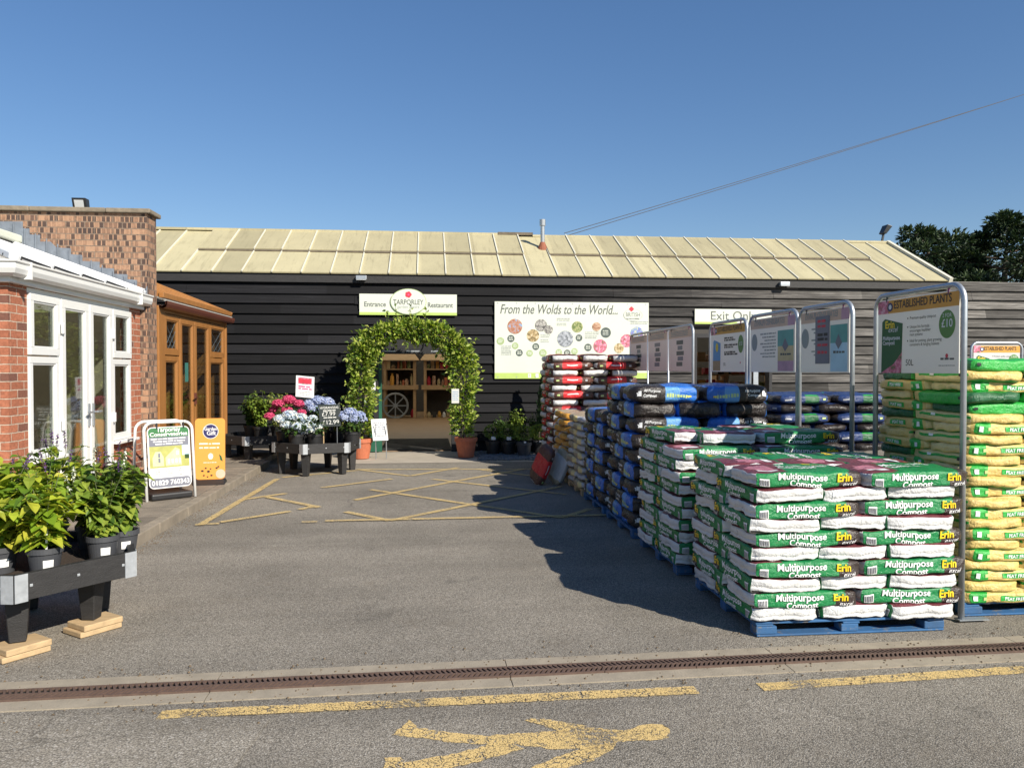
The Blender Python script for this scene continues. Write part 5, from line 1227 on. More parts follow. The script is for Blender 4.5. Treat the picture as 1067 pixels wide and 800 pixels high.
near = [(A_.x, A_.y, 'shrub with big yellow-green leaves in a grey pot nearest the drain', 'leaf_lush', .105, 2, True, 1.02), (B1.x, B1.y, 'shrub with small white flowers in the pot nearest the driveway', 'leaf_fresh', .085, 5, True, 1.04),
        (A_.x-.27, A_.y+.05, 'yellow-green shrub cut by the picture edge on the near planter', 'leaf_lush', .105, 2, True, 1.05), (B1.x+.06, B1.y+.17, 'leafy green shrub behind the white-flowered one', 'leaf_fresh', .085, 3, True, 1.10),
        (NPX+.08, NPY+.12, 'tall leafy shrub with violet spikes in the middle of the near planter', 'leaf_lush', .095, 4, False, 1.16), (NPX-.28, NPY-.05, 'bushy shrub with violet spikes before the red brick pier', 'leaf_lush', .10, 3, False, 1.16),
        (NPX-.02, NPY+.42, 'dark leafy shrub at the back of the near planter', 'leaf_fresh', .085, 4, False, 1.16), (NPX+.25, NPY+.36, 'small leafy shrub reaching toward the white board', 'leaf_fresh', .08, 3, False, 1.02)]
for i, (x, y, lab, lm, ls, sp, stk, top) in enumerate(near):
    leafy('potted_shrub', lab, 'potted plant', (x, y, zp), .092, .155, top, (.20 if i in (1, 3, 7) else .29), 26, ls*1.1, lm, 'potted shrubs on the near planter', spikes=sp, spm='petal_white' if i == 1 else 'petal_violet', sticker=stk, dens=1.2, tagm=(i == 0))
# purple plant beside the white conservatory
for x_, y_, lab in ((PX(141, 480, -3.45).x, 9.4, 'dark purple leafy plant against the red brick by the white board'),):
    leafy('purple_plant', lab, 'potted plant', (x_, y_, .10), .10, .16, .62, .20, 12, .10, 'leaf_purple', None)

# hydrangeas
def hydrangea(label, c, potr, poth, top, heads, hm, group='hydrangeas on the planter', pm='pot_black', lm='leaf_mid'):
    e = thing('hydrangea', label, 'hydrangea', c, group); b = MB(); pot(b, c, potr*.8, potr, poth, pm); b.build('pot', e)
    lf = MB(); base = Vector((c[0], c[1], c[2]+poth*.85)); mn = Vector((0, 0, 0))
    for (dx, dy, dz, r) in heads: mn += Vector((dx, dy, 0))/len(heads)
    for k in range(120):
        v = rv(); p = base+Vector((mn.x*.7+v.x*.20, mn.y*.7+v.y*.18, (top-base.z)*.45*(1+v.z))); s = rnd.uniform(.06, .10)
        leaf6(lf, p, Vector((v.x, v.y, rnd.uniform(-.3, .5))), Vector((0, 0, 1)), s, s*.6, lm)
    for (dx, dy, dz, r) in heads: lf.tube([base, Vector((c[0]+dx, c[1]+dy, top+dz))], .004, 'stem_green', 4, False)
    lf.build('foliage', e)
    for (dx, dy, dz, r) in heads:
        b = MB(); cc = Vector((c[0]+dx, c[1]+dy, top+dz))
        for k in range(int(170)):
            v = rv().normalized(); v.z = abs(v.z)*1.0 if rnd.random() < .8 else v.z*.4; v.normalize(); p = cc+Vector((v.x*r, v.y*r, v.z*r*.72))*rnd.uniform(.92, 1.04); a = rnd.uniform(0, 6.28); u = v.orthogonal().normalized(); w_ = v.cross(u); s = rnd.uniform(.013, .020)
            q = [p+(u*math.cos(a+k2*1.571)+w_*math.sin(a+k2*1.571))*s*(1.0 if k2 % 2 else 1.0)+v*rnd.uniform(0, .006) for k2 in range(4)]; b.add(q+[p-v*.006], [(0, 1, 4), (1, 2, 4), (2, 3, 4), (3, 0, 4)], hm)
        b.sphere(cc-Vector((0, 0, .0)), r*.86, hm, 10, 6, (1, 1, .66)); b.build('flower_head', e)
    return e
ZT = .425
def at(px, py, Y): return PY(px, py, Y)
def heads_at(c, Y, lst): 
    out = []
    for px, py, r, dy in lst: p = at(px, py, Y+dy); out.append((p.x-c[0], p.y-c[1], p.z, r))
    return out
def hyd(label, pxpot, Y, lst, hm, potr=.12, poth=.2):
    c = (at(pxpot, 460, Y).x, Y, ZT); hs = heads_at(c, Y, lst); hydrangea(label, c, potr, poth, 0, hs, hm)
def hydrangea_fix(): pass
_old = hydrangea
def hydrangea(label, c, potr, poth, top, heads, hm, **kw):
    tp = max(h[2] for h in heads); return _old(label, c, potr, poth, tp, [(a, b_, z-tp, r) for a, b_, z, r in heads], hm, **kw)
hyd('bright pink hydrangea left of the pale ones on the planter'.replace('left of', 'behind'), 296, 12.85, [(281, 434, .085, -.1), (290, 421, .10, 0), (301, 417, .11, .05), (311, 421, .09, .05), (299, 428, .09, -.08), (314, 430, .075, .0), (286, 427, .08, .08)], 'petal_pink')
hyd('pale blue hydrangea with the fullest head on the planter front corner', 309, 12.36, [(292, 437, .10, 0), (302, 433, .12, 0), (313, 436, .11, .02), (298, 443, .09, -.08), (309, 444, .10, -.08), (320, 442, .09, .02)], 'petal_pale')
hyd('small pale blue hydrangea in a grey pot under the chalkboard', 328, 12.38, [(322, 448, .09, -.03), (331, 445, .08, 0), (326, 436, .07, .05), (315, 449, .07, -.05)], 'petal_pale')
hyd('lilac blue hydrangea behind the chalkboard', 332, 12.98, [(322, 421, .10, 0), (331, 418, .12, .02), (341, 419, .11, .03), (326, 426, .09, -.05), (345, 423, .08, 0)], 'petal_blue')
hyd('lilac blue hydrangea at the planter corner nearest the arch', 367, 12.72, [(356, 433, .09, 0), (365, 430, .11, 0), (374, 433, .10, 0), (369, 437, .09, -.08), (360, 436, .08, -.08), (378, 437, .07, .03)], 'petal_blue', .13, .20)
# signs among the flowers
c = at(317, 460, 12.95); a0 = at(308, 413, 12.95); a1 = at(327, 391, 12.95)
e = thing('poster', 'white poster with pink flower picture on a stick above the hydrangeas', 'poster', (c.x, 12.95, ZT))
b = MB(); pl = Pl((a0.x, 12.95, a0.z), (1, 0, -.10), (.03, 0, 1)); w_, h_ = a1.x-a0.x, a1.z-a0.z
b.hexa([pl.p(0, 0, -.008), pl.p(w_, 0, -.008), pl.p(w_, h_, -.008), pl.p(0, h_, -.008), pl.p(0, 0), pl.p(w_, 0), pl.p(w_, h_), pl.p(0, h_)], 'paper_white')
b.rect(pl, w_*.12, h_*.62, w_*.88, h_*.93, .002, 'photo_f'); b.rect(pl, w_*.16, h_*.66, w_*.84, h_*.86, .003, 'ink_red')
for i in range(2): b.dashes(pl, w_*.14, w_*.88, h_*(.47-.10*i), .024, .002, 'ink_pink', i)
for i in range(3): b.dashes(pl, w_*.2, w_*.8, h_*(.26-.08*i), .010, .002, 'sign_pale_text', i+4)
b.build('sheet', e); b = MB(); b.tube([(c.x, 12.958, ZT-.02), (c.x, 12.958, a0.z+.2)], .008, 'lamp_black', 6); b.build('stick', e)
a0 = at(333, 446, 12.62); a1 = at(352, 422, 12.62)
e = thing('chalkboard', 'small tilted chalkboard with prices among the hydrangeas', 'chalkboard', (a0.x+.15, 12.62, ZT))
pl = Pl((a0.x+.01, 12.60, a0.z+.02), (1, 0, .04), (-.10, .22, 1)); w_, h_ = (a1.x-a0.x)*1.15, (a1.z-a0.z)*.98
b = MB(); b.hexa([pl.p(0, 0, -.015), pl.p(w_, 0, -.015), pl.p(w_, h_, -.015), pl.p(0, h_, -.015), pl.p(0, 0), pl.p(w_, 0), pl.p(w_, h_), pl.p(0, h_)], 'chalkboard')
b.text(pl, 'HYDRANGEAS', w_*.5, h_*.80, .052, .002, 'chalk', bold=.01, sx=.85); b.text(pl, '£7.99', w_*.45, h_*.48, .095, .002, 'chalk'); b.text(pl, '£12.99', w_*.52, h_*.10, .095, .002, 'chalk')
for y in (.70, .38): b.dashes(pl, w_*.2, w_*.8, h_*y, .016, .002, 'chalk', 5)
b.build('slate', e); b = MB(); b.tube([pl.p(w_*.15, .02, -.02), (pl.p(w_*.15, .02).x, 12.66, ZT-.02)], .010, 'softwood', 6); b.tube([pl.p(w_*.8, .02, -.02), (pl.p(w_*.8, .02).x, 12.66, ZT-.02)], .006, 'galv', 6); b.build('easel_leg', e)
b = MB(); c = at(349, 455, 12.55); 
# shrubs on the rear planter and behind the flowers
for px, Y, top, lab, lm, rad in ((272, 14.05, 1.30, 'dense green shrub on the planter against the dark wall', 'leaf_box', .30), (290, 14.1, 1.25, 'golden green shrub next to the dense one by the dark wall', 'leaf_gold', .26), (262, 14.4, 1.18, 'green shrub at the end of the wall planter', 'leaf_mid', .22)):
    x = at(px, 440, Y).x; leafy('potted_shrub', lab, 'potted plant', (x, Y, .425), .13, .2, top, rad, 46, .085, lm, 'shrubs on the wall planter', 'pot_black', dens=1.3)
for px, Y, top, lab, lm in ((338, 13.15, 1.22, 'golden variegated shrub behind the lilac hydrangea', 'leaf_gold'), (352, 13.1, 1.02, 'pale shrub with creamy flowers between the chalkboard and the arch', 'leaf_gold'), (306, 13.2, 1.05, 'dark green shrub behind the flower poster', 'leaf_mid')):
    x = at(px, 440, Y).x; leafy('potted_shrub', lab, 'potted plant', (x, Y, ZT), .11, .18, top, .16, 20, .075, lm, 'shrubs behind the hydrangeas', 'pot_black', spikes=6 if px == 352 else 0, spm='petal_white')

# ================================================================== THE ARCH
AY = 14.75
xl, xr = at(377, 440, AY).x, at(482.5, 440, AY).x; xm = (xl+xr)/2; zt = at(430, 343, AY).z
def arch_path(f):                             # 0 = foot by the flowers, 1 = other foot
    hh = zt-.62; Lc = math.pi*.5*((xr-xl)/2+.62); tot = 2*hh+2*Lc*.93
    s = f*tot; rx_ = (xr-xl)/2
    if s < hh: return Vector((xl, AY, s)), Vector((0, 0, 1))
    if s > tot-hh: return Vector((xr, AY, tot-s)), Vector((0, 0, -1))
    th = math.pi*(1-(s-hh)/(tot-2*hh)); return Vector((xm+rx_*math.cos(th), AY, hh+.62*math.sin(th))), Vector((math.sin(th), 0, -math.cos(th)*0.6)).normalized()
e = thing('garden_arch', 'thin metal arch under the climbers around the entrance', 'arch', (xm, AY, 0))
for dy in (-.12, .12):
    b = MB(); b.tube([arch_path(f/40)[0]+Vector((0, dy, 0)) for f in range(41)], .011, 'lamp_black', 6); b.build('hoop', e)
for half, lab, px in ((0, 'climber in a terracotta pot on the flower side of the entrance arch', 376.5), (1, 'climber in a terracotta pot on the banner side of the entrance arch', 485.5)):
    cx = at(px, 460, 14.45 if half else 14.5).x; cy = 14.45
    e = thing('climbing_plant', lab, 'climbing plant', (cx, cy, 0), 'climbers on the entrance arch')
    b = MB(); pot(b, (cx, cy, .012), .14, .195, .36, 'terracotta', 24); b.lathe((cx, cy, .012+.33), [(0, .0), (.18, -.01)], 'soil', 16); b.build('pot', e)
    b = MB()
    for k in range(4):
        pts = []
        for i in range(22):
            f = .5*i/21; p, d = arch_path(f if half == 0 else 1-f); w_ = noise.noise_vector(Vector((k*9.1, f*9, half*4)))*.12
            q = p+Vector((w_.x, w_.y, 0)); 
            if i == 0: q = Vector((cx, cy, .33))
            pts.append(q)
        b.tube(pts, .007, 'bark', 5, False)
    b.build('stems', e)
    b = MB(); N_ = 3700
    for k in range(N_):
        f = .05+.46*rnd.random()**.92; p, d = arch_path(f if half == 0 else 1-f)
        if p.z < .42: p = p.lerp(Vector((cx, cy, p.z)), .6)
        th = rnd.uniform(0, 6.283); lump = .82+.52*noise.noise(Vector((p.x*2.3+half*7, p.z*2.3, math.cos(th)*1.2)))+.36*noise.noise(Vector((p.x*5, p.z*6, math.sin(th)*2)))
        rad = (.222 if p.z > .6 else .19)*lump*math.sqrt(rnd.uniform(.22, 1)); side = Vector((0, 1, 0)).cross(d).normalized()
        o = side*math.cos(th)*rad+Vector((0, 1, 0))*math.sin(th)*rad*.9; pp = p+o+d*rnd.uniform(-.05, .05)
        if rnd.random() < .06: pp += o*rnd.uniform(.2, .8)
        v = (o.normalized()+rv()*.75); s = rnd.uniform(.055, .105); b.leaf(pp, v, o+rv()*.4, s, s*.62, 'leaf_arch')
    for k in range(34):                       # stray shoots
        f = rnd.uniform(.08, .5); p, d = arch_path(f if half == 0 else 1-f); th = rnd.uniform(0, 6.283); side = Vector((0, 1, 0)).cross(d).normalized(); o = (side*math.cos(th)+Vector((0, 1, 0))*math.sin(th)*.8)
        q0 = p+o*.16; q1 = q0+o*rnd.uniform(.10, .26)+Vector((0, 0, rnd.uniform(-.05, .16))); b.tube([q0, q0.lerp(q1, .5)+Vector((0, 0, .03)), q1], .0035, 'stem_green', 4, False)
        for j in range(7): s = rnd.uniform(.05, .09); b.leaf(q0.lerp(q1, .25+.75*j/6), rv()+o*.6, rv(), s, s*.6, 'leaf_arch')
    b.build('foliage', e)
    if half:
        b = MB(); q = at(474, 412, AY-.30); b.box((q.x-.06, AY-.31, q.z-.14), (q.x+.075, AY-.30, q.z+.12), 'board_white')
        pl = Pl((q.x-.06, AY-.31, q.z-.14), (1, 0, 0), (0, 0, 1))
        for i in range(5): b.dashes(pl, .015, .12, .20-.035*i, .010, .002, 'ink_blue', i)
        tag(b.build('notice'), 'small pale blue notice hung in the climber by the banner', 'notice')
q = at(388, 402, WY-.07); b = MB(); b.box((q.x-.06, WY-.092, q.z-.08), (q.x+.06, WY-.083, q.z+.08), 'paper_white'); tag(b.build('notice'), 'small white notice on the wall by the green door post', 'notice')
# white notice on a wire easel by the door
a0 = at(388, 459, 14.3); a1 = at(404, 436, 14.3)
e = thing('easel_notice', 'tilted white notice on a wire stand at the entrance', 'notice', (a0.x+.12, 14.3, 0)); pl = Pl((a0.x+.015, 14.28, a0.z), (1, 0, .03), (-.12, .25, 1)); w_, h_ = (a1.x-a0.x)*.98, (a1.z-a0.z)*1.0
b = MB(); b.hexa([pl.p(0, 0, -.008), pl.p(w_, 0, -.008), pl.p(w_, h_, -.008), pl.p(0, h_, -.008), pl.p(0, 0), pl.p(w_, 0), pl.p(w_, h_), pl.p(0, h_)], 'paper_white')
for i in range(7): b.dashes(pl, w_*(.12+.06*(i % 2)), w_*.88, h_*(.80-.10*i), .014, .002, 'ink_slate', i+30)
b.build('sheet', e); b = MB()
for s in (.15, .85): p = pl.p(w_*s, 0, -.015); b.tube([p+Vector((0, 0, .3)), (p.x, 14.32, .006)], .006, 'galv', 5); b.tube([p+Vector((0, .05, .3)), (p.x, 14.50, .006)], .006, 'galv', 5)
b.build('stand', e)

# ================================================================== PAVEMENT BOARDS
ab = G(178, 519, .1); e = thing('pavement_sign', 'white framed pavement sign with house picture and telephone number', 'sign', (ab.x, ab.y, .1))
p0, p1 = G(152, 523, .1), G(204.5, 517, .1); u = (p1-p0).normalized(); W_ = (p1-p0).length; n_ = Vector((u.y, -u.x, 0)); lean = -n_*.10
vz = (Vector((0, 0, 1))+lean).normalized(); pl = Pl(p0, u, vz); Ht = .895
def boardframe(b, pl, W_, Ht, r=.10):
    pts = [pl.p(.012, 0)]+[pl.p(.012, Ht-r)]+[pl.p(.012+r-r*math.cos(math.pi/12*i), Ht-r+r*math.sin(math.pi/12*i)) for i in range(1, 7)]+[pl.p(W_-.012-r+r*math.sin(math.pi/12*i), Ht-r+r*math.cos(math.pi/12*i)) for i in range(7)]+[pl.p(W_-.012, 0)]
    b.tube(pts, .017, 'white_upvc', 10)
b = MB(); boardframe(b, pl, W_, Ht); b.build('frame', e, smooth=True)
def rrect(x0, y0, x1, y1, r):
    out = []
    for cx, cy, a in ((x1-r, y0+r, -90), (x1-r, y1-r, 0), (x0+r, y1-r, 90), (x0+r, y0+r, 180)): out += [(cx+r*math.cos(R(a+15*i)), cy+r*math.sin(R(a+15*i))) for i in range(7)]
    return out
x0, x1, y0, y1 = .045, W_-.045, .135, Ht-.055
b = MB(); b.prism([pl.p(x, y, -.01) for x, y in rrect(x0, y0, x1, y1, .06)], pl.n*.012, 'ink_white')
w_, h_ = x1-x0, y1-y0
def q_(fx, fy): return x0+fx*w_, y0+fy*h_
def rct(f0, g0, f1, g1, d, m): (a, c), (a2, c2) = q_(f0, g0), q_(f1, g1); b.rect(pl, a, c, a2, c2, d, m)
b.ppoly(pl, [(x, y) for x, y in rrect(x0+.012, y0+h_*.835, x1-.012, y1-.010, .045)], .0035, 'ink_green'); rct(.035, .835, .965, .875, .0042, 'ink_green')
rct(.035, .685, .965, .835, .0035, 'ink_slate'); rct(.035, .335, .965, .685, .0035, 'picture_field'); rct(.80, .52, .965, .685, .0045, 'picture_sky'); rct(.86, .46, .965, .53, .005, 'leaf_mid')
b.ppoly(pl, [q_(.10, .36), q_(.36, .36), q_(.36, .50), q_(.29, .60), q_(.17, .60), q_(.10, .50)], .0055, 'picture_house'); b.ppoly(pl, [q_(.40, .36), q_(.78, .36), q_(.74, .62), q_(.64, .655), q_(.56, .60), q_(.40, .50)], .0055, 'picture_house')
for fx, fy in ((.23, .42), (.23, .50), (.45, .40), (.54, .40), (.63, .40), (.71, .40), (.66, .53)): rct(fx, fy, fx+.05, fy+.07, .0065, 'ink_slate' if fx < .3 else 'ink_white')
b.ppoly(pl, [(x, y) for x, y in rrect(x0+.012, y0+.012, x1-.012, y0+h_*.17, .04)], .0035, 'ink_slate')
a, c = q_(.5, .922); b.textfit(pl, 'Tarporley', x0+w_*.22, x0+w_*.78, c, .072, .006, 'ink_white', bold=.022); a, c = q_(.5, .852); b.textfit(pl, 'Conservatories', x0+w_*.06, x0+w_*.94, c, .062, .006, 'ink_white', bold=.022)
for i in range(3): a, c = q_(.08+.05*i, .795-.042*i); b.dashes(pl, a, q_(.94-.06*i, 0)[0], c, .016, .0045, 'ink_white', i)
for i in range(4): a, c = q_(.10, .30-.033*i); b.dashes(pl, a, q_(.93, 0)[0], c, .007, .0035, 'sign_grey_text', i+9)
a, c = q_(.5, .055); b.textfit(pl, '01829 760343', x0+w_*.06, x0+w_*.94, c, .078, .006, 'ink_white', bold=.022)
b.build('panel', e)
for f in (.27, .80): b = MB(); b.bar(pl.p(W_*f, Ht-.075, .0), pl.p(W_*f, Ht+.012, .0), .014, .03, 'lamp_black', up=pl.n); b.build('hanger', e)
b = MB(); m_ = (p0+p1)/2; b.prism([m_-u*W_*.40-n_*(-.03)+Vector((0, 0, .004)), m_+u*W_*.42-n_*(-.03)+Vector((0, 0, .004)), m_+u*W_*.42-n_*.45+Vector((0, 0, .004)), m_-u*W_*.40-n_*.45+Vector((0, 0, .004))], (0, 0, .075), 'pot_black'); b.build('base', e, bevel=.02)
b = MB(); plb = Pl(p0-n_*.42, u, (Vector((0, 0, 1))+n_*.10).normalized()); boardframe(b, plb, W_, Ht); b.build('rear_frame', e, smooth=True)
p0, p1 = G(203, 504.5, .1), G(234.5, 503.5, .1); W_ = (p1-p0).length; u = (p1-p0).normalized(); n_ = Vector((u.y, -u.x, 0)); pl = Pl(p0, u, (Vector((0, 0, 1))-n_*.06)); Ht = .86
e = thing('pavement_sign', 'orange pavement sign with navy round emblem beside the brown conservatory', 'sign', (p0.x+W_/2, p0.y, .1))
b = MB(); b.prism([pl.p(x, y, -.02) for x, y in rrect(0, .06, W_, Ht, .05)], pl.n*.02, 'poster_orange')
b.disc(pl, W_*.52, Ht*.80, .098, .002, 'ink_white'); b.disc(pl, W_*.52, Ht*.80, .090, .003, 'ink_navy'); b.text(pl, 'Garden', W_*.52, Ht*.815, .062, .004, 'ink_white', bold=.02, sx=.85); b.text(pl, 'Gift', W_*.54, Ht*.745, .075, .004, 'ink_white', bold=.02)
for i in range(2): b.dashes(pl, W_*.14, W_*.86, Ht*(.60-.06*i), .022, .002, 'sign_cream', i+2)
b.disc(pl, W_*.52, Ht*.42, .032, .002, 'sign_cream', 1.3); b.dashes(pl, W_*.28, W_*.74, Ht*.32, .010, .002, 'sign_cream', 6)
b.ppoly(pl, [(W_*.80, Ht*.45), (W_*.88, Ht*.42), (W_*.93, Ht*.34), (W_*.84, Ht*.36)], .002, 'ink_dkgreen'); b.disc(pl, W_*.85, Ht*.15, .06, .002, 'ink_orange_pale')
for x, y, r in ((.25, .20, .018), (.36, .24, .014), (.45, .19, .020), (.30, .13, .014), (.55, .13, .016), (.52, .23, .012), (.72, .24, .016), (.78, .26, .014), (.42, .11, .012)): b.disc(pl, W_*x, Ht*y, r, .003, 'ink_black', .7, 8)
b.build('panel', e); b = MB(); b.obox((p0+p1)/2-n_*.02, u, n_, W_*.53, .16, .103, .16, 'pot_black', W_*.51, .06); b.build('base', e, bevel=.01)

# ================================================================== PLANTS BY THE WALL, CHIPPINGS
b = MB()
gp = [(G(500, 484).x, 13.75), (2.0, 13.75)]
for k in range(2600):
    x = rnd.uniform(at(497, 480, 14.2).x, 2.1); y = rnd.uniform(13.85, 15.3)
    if rnd.random() > .25+.75*min(1, (y-13.7)/.35) or (x-at(485.5, 460, 14.45).x)**2+(y-14.45)**2 < .06: continue
    s = rnd.uniform(.012, .034); c = Vector((x, y, .010+rnd.uniform(0, .02))); V = [c+Vector((rnd.uniform(.6, 1)*s*dx, rnd.uniform(.6, 1)*s*dy, rnd.uniform(.5, 1)*s*dz*.6)) for dx, dy, dz in ((1, 0, 0), (0, 1, 0), (-1, 0, 0), (0, -1, 0), (0, 0, 1), (0, 0, -1))]
    b.add(V, [(0, 1, 4), (1, 2, 4), (2, 3, 4), (3, 0, 4), (1, 0, 5), (2, 1, 5), (3, 2, 5), (0, 3, 5)], 'slate_chip')
tag(b.build('slate_gravel', origin=(0, 0, 0)), 'grey slate chippings spread before the wall plants', 'gravel', kind='stuff')
for px, Y, kind, lab in ((514, 14.85, 'ball', 'clipped box ball in a dark pot nearest the arch'), (530, 14.75, 'ball', 'clipped box ball second from the arch'), (546, 14.55, 'ball', 'clipped box ball in a grey pot below the banner'), (562, 14.7, 'ball', 'clipped box ball closest to the tall red stack'),
                         (522, 15.15, 'loose', 'small loose shrub behind the first box balls'), (539, 15.1, 'loose', 'taller loose shrub behind the middle box balls'), (557, 15.1, 'loose', 'loose green shrub next to the wall conifer')):
    x = at(px, 460, Y).x; c = (x, Y, .022)
    if kind == 'loose': leafy('potted_shrub', lab, 'potted plant', c, .12, .22, .80 if px != 539 else .95, .17, 26, .065, 'leaf_mid' if px != 539 else 'leaf_box', 'shrubs in pots along the wall', 'pot_black', dens=1.2); continue
    e = thing('box_ball', lab, 'potted plant', c, 'clipped balls along the wall'); b = MB(); pot(b, c, .11, .14, .24, 'pot_grey' if px == 546 else 'pot_black'); b.build('pot', e)
    b = MB(); cc = Vector((x, Y, .44))
    for k in range(620):
        v = rv().normalized(); p = cc+Vector((v.x*.165, v.y*.165, v.z*.125))*rnd.uniform(.82, 1.06); s = rnd.uniform(.022, .04); b.leaf(p, v+rv()*.6, rv(), s, s*.6, 'leaf_box')
    b.build('foliage', e); b = MB(); b.tube([(x, Y, .2), (x, Y, .44)], .01, 'bark', 5); b.build('stem', e)
    b = MB(); b.box((x-.05, Y-.152, .30), (x+.03, Y-.147, .36), 'paper_white') if px in (514, 530) else b.box((x-.02, Y-.152, .26), (x+.02, Y-.148, .29), 'paper_white'); b.build('plant_tag', e)
x = at(568, 460, 14.95).x; c = (x, 14.95, .022); e = thing('conifer', 'slim tall green conifer in a pot against the wall below the banner', 'conifer', c)
b = MB(); pot(b, c, .13, .16, .28, 'pot_black'); b.build('pot', e); b = MB(); b.tube([(x, 14.95, .25), (x, 14.95, 1.5)], [.02, .006], 'bark', 6); b.build('trunk', e)
b = MB()
for k in range(1900):
    f = rnd.random(); z = .32+f*1.28; r = .19*(1-f**2.2)*(.75+.4*noise.noise(Vector((f*9, k % 7, 0))))+.02; a = rnd.uniform(0, 6.283); rr_ = r*math.sqrt(rnd.uniform(.4, 1)); s = rnd.uniform(.05, .09)
    b.leaf(Vector((x+rr_*math.cos(a), 14.95+rr_*math.sin(a), z)), Vector((math.cos(a)*.5, math.sin(a)*.5, 1)), Vector((math.cos(a), math.sin(a), 0)), s, s*.4, 'leaf_conifer')
b.build('foliage', e)

# ================================================================== INSIDE THE SHOP
GOODS = ['ink_sand', 'photo_c', 'photo_h', 'terracotta', 'ink_orange', 'shop_dark', 'paper_white', 'ink_red', 'photo_e', 'softwood']
def cart(px0, px1, Y, label, wheel):
    a = at(px0, 402, Y); c = at(px1, 402, Y); x0, x1 = a.x, c.x; zt_ = at(px0, 366, Y).z; zs = at(px0, 403, Y).z
    e = thing('market_cart', label, 'market cart', ((x0+x1)/2, Y, .011), 'wooden carts inside the shop'); D = .75
    for x in (x0, x1):
        for y in (Y, Y+D): b = MB(); b.box((x-.045, y-.045, .012), (x+.045, y+.045, zt_-.28), 'shop_wood'); b.build('post', e)
    b = MB(); b.box((x0-.12, Y-.12, zs-.09), (x1+.12, Y+D+.1, zs+.05), 'shop_wood'); b.build('counter', e)
    b = MB(); b.box((x0-.05, Y-.05, zs+.56), (x1+.05, Y+D, zs+.60), 'shop_wood'); b.build('shelf', e)
    b = MB(); xm_ = (x0+x1)/2; b.prism([(x0-.15, Y-.25, zt_-.30), (x1+.15, Y-.25, zt_-.30), (x1-.12, Y+D/2, zt_+.06), (x0+.12, Y+D/2, zt_+.06)], (0, .02, .03), 'shop_wood'); b.prism([(x0-.15, Y+D+.2, zt_-.30), (x1+.15, Y+D+.2, zt_-.30), (x1-.12, Y+D/2+.03, zt_+.06), (x0+.12, Y+D/2+.03, zt_+.06)], (0, .02, .03), 'shop_wood'); b.build('canopy', e)
    b = MB(); b.box((x0, Y+D+.03, .05), (x1, Y+D+.05, zt_-.32), 'shop_dark'); b.build('back_panel', e)
    if wheel:
        wx = x0+.35; r = .40; b = MB(); n = 24
        b.tube([(wx+r*math.cos(6.2832*i/n), Y-.2, .42+r*math.sin(6.2832*i/n)) for i in range(n+1)], .035, 'galv', 6, False)
        for i in range(8): a_ = .785*i; b.bar((wx, Y-.2, .42), (wx+r*math.cos(a_), Y-.2, .42+r*math.sin(a_)), .035, .03, 'galv', up=(0, 1, 0))
        b.tube([(wx, Y-.26, .42), (wx, Y-.12, .42)], .07, 'galv', 10); b.build('wheel', e)
    k = 0
    for lv, z in (('counter', zs+.053), ('shelf', zs+.603), ('floor', .015)):
        x = x0+.12 if lv != 'floor' or not wheel else x0+.9
        while x < x1-.06:
            w_ = rnd.uniform(.07, .15); h_ = rnd.uniform(.12, .40 if lv != 'shelf' else .32); y = Y+rnd.uniform(.05, .35); mm = GOODS[rnd.randrange(len(GOODS))]; b = MB()
            if rnd.random() < .5: b.lathe((x, y, z), [(0, .001), (w_*.42, .001), (w_*.5, h_*.4), (w_*.42, h_*.75), (w_*.22, h_*.85), (w_*.26, h_), (0, h_)], mm, 10); nm = 'jar'
            else: b.box((x-w_*.45, y-w_*.4, z+.001), (x+w_*.45, y+w_*.4, z+h_), mm); nm = 'gift_box'
            tag(b.build(nm, bevel=.008 if nm == 'gift_box' else 0), {'jar': 'dim ornamental jar', 'gift_box': 'dim boxed gift'}[nm]+' on a wooden cart inside the entrance', nm.replace('_', ' '), {'jar': 'jars on the shop carts', 'gift_box': 'boxes on the shop carts'}[nm]); x += w_*1.25
cart(401, 432, 26.5, 'wooden market cart with a spoked wheel inside the entrance', True); cart(443, 474, 26.5, 'wooden market cart without a wheel inside the entrance', False)
cart(372, 396, 28.2, 'farther wooden cart half hidden by the door post', False)
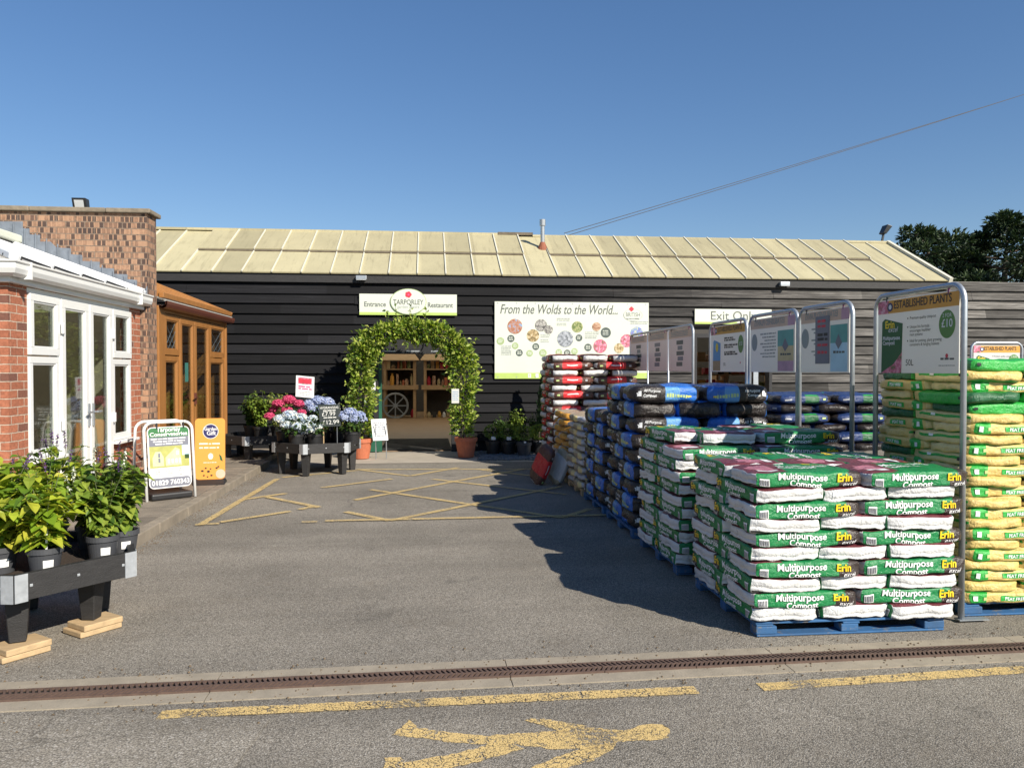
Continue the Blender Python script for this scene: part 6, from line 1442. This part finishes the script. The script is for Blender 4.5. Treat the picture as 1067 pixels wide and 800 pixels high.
# shelving seen through the exit doorway
for j, (px, Y, lab) in enumerate(((728, 19.5, 'dark shelving with orange goods seen through the exit doorway'), (776, 20.4, 'dark shelving with pale goods seen under the hoop signs'))):
    x = at(px, 400, Y).x; e = thing('shop_shelving', lab, 'shelving', (x, Y, .011), 'shelving inside the exit doorway'); hw = .75
    for sx in (-hw, hw): b = MB(); b.box((x+sx-.03, Y, .012), (x+sx+.03, Y+.4, 2.0), 'shop_wood'); b.build('upright', e)
    for z in (.3, .7, 1.1, 1.45, 1.8):
        b = MB(); b.box((x-hw+.031, Y, z), (x+hw-.031, Y+.4, z+.03), 'shop_wood'); b.build('shelf', e)
        xx = x-hw+.15
        while xx < x+hw-.1:
            w_ = rnd.uniform(.12, .24); h_ = rnd.uniform(.14, .27); b = MB(); mm = 'poster_orange' if (j == 0 and z < 1.2 and rnd.random() < .5) else GOODS[rnd.randrange(len(GOODS))]; b.box((xx-w_*.45, Y+.03, z+.031), (xx+w_*.45, Y+.3, z+.03+h_), mm)
            tag(b.build('gift_box', bevel=.008), 'dim boxed item on shelving inside the exit doorway', 'gift box', 'boxes inside the exit doorway'); xx += w_*1.15

# ================================================================== TREES
def pine(x, y, top, rad, label, seed, n=5200):
    r_ = random.Random(seed); e = thing('pine_tree', label, 'tree', (x, y, 0), 'pines behind the shop'); b = MB()
    b.tube([(x, y, -.1), (x+.15, y, top*.3), (x-.1, y+.1, top*.6), (x, y, top*.92)], [.34, .26, .17, .05], 'bark', 9); lobes = []
    for k in range(26):
        z = top*(.30+.66*(k+r_.random())/26); f = (z/top-.30)/.66; rr_ = rad*(1-.62*f**2.2)*r_.uniform(.45, .95); a = k*2.4+r_.uniform(-.4, .4); c = Vector((x+rr_*math.cos(a), y+rr_*math.sin(a), z)); lobes.append((c, rad*(.40-.16*f)*r_.uniform(.7, 1.25)))
        b.tube([(x, y, z-.5), c], [.08, .03], 'bark', 5, False)
    b.build('trunk', e); lobes.append((Vector((x, y, top*.95)), rad*.2)); b = MB()
    for k in range(n):
        c, r0 = lobes[r_.randrange(len(lobes))]; v = Vector((r_.gauss(0, 1), r_.gauss(0, 1), r_.gauss(0, 1))).normalized(); p = c+Vector((v.x, v.y, v.z*.55))*r0*r_.random()**.4
        for q in range(3):
            d = (v+Vector((r_.uniform(-.8, .8), r_.uniform(-.8, .8), r_.uniform(-.1, .9)))).normalized(); s = r_.uniform(.18, .36); b.leaf(p, d, Vector((r_.uniform(-1, 1), r_.uniform(-1, 1), 1)), s, s*.38, 'leaf_pine')
    b.build('crown', e)
def tree_at(px, pyt, Y): p = PY(px, pyt, Y); return p.x, p.z
x, z = tree_at(968, 238, 42); pine(x, 42, z, 3.7, 'lower rounded pine rising behind the roof verge', 3)
x, z = tree_at(1050, 223, 40); pine(x, 40, z, 3.9, 'tall dark pine above the weathered fence boards', 4, 6500)
x, z = tree_at(1012, 246, 50); pine(x, 50, z, 3.8, 'pine filling the gap between the lower and tall pines', 5, 4000)
x, z = tree_at(1120, 232, 43); pine(x, 43, z, 3.6, 'pine at the end of the row, mostly cut by the picture edge', 6, 4500)
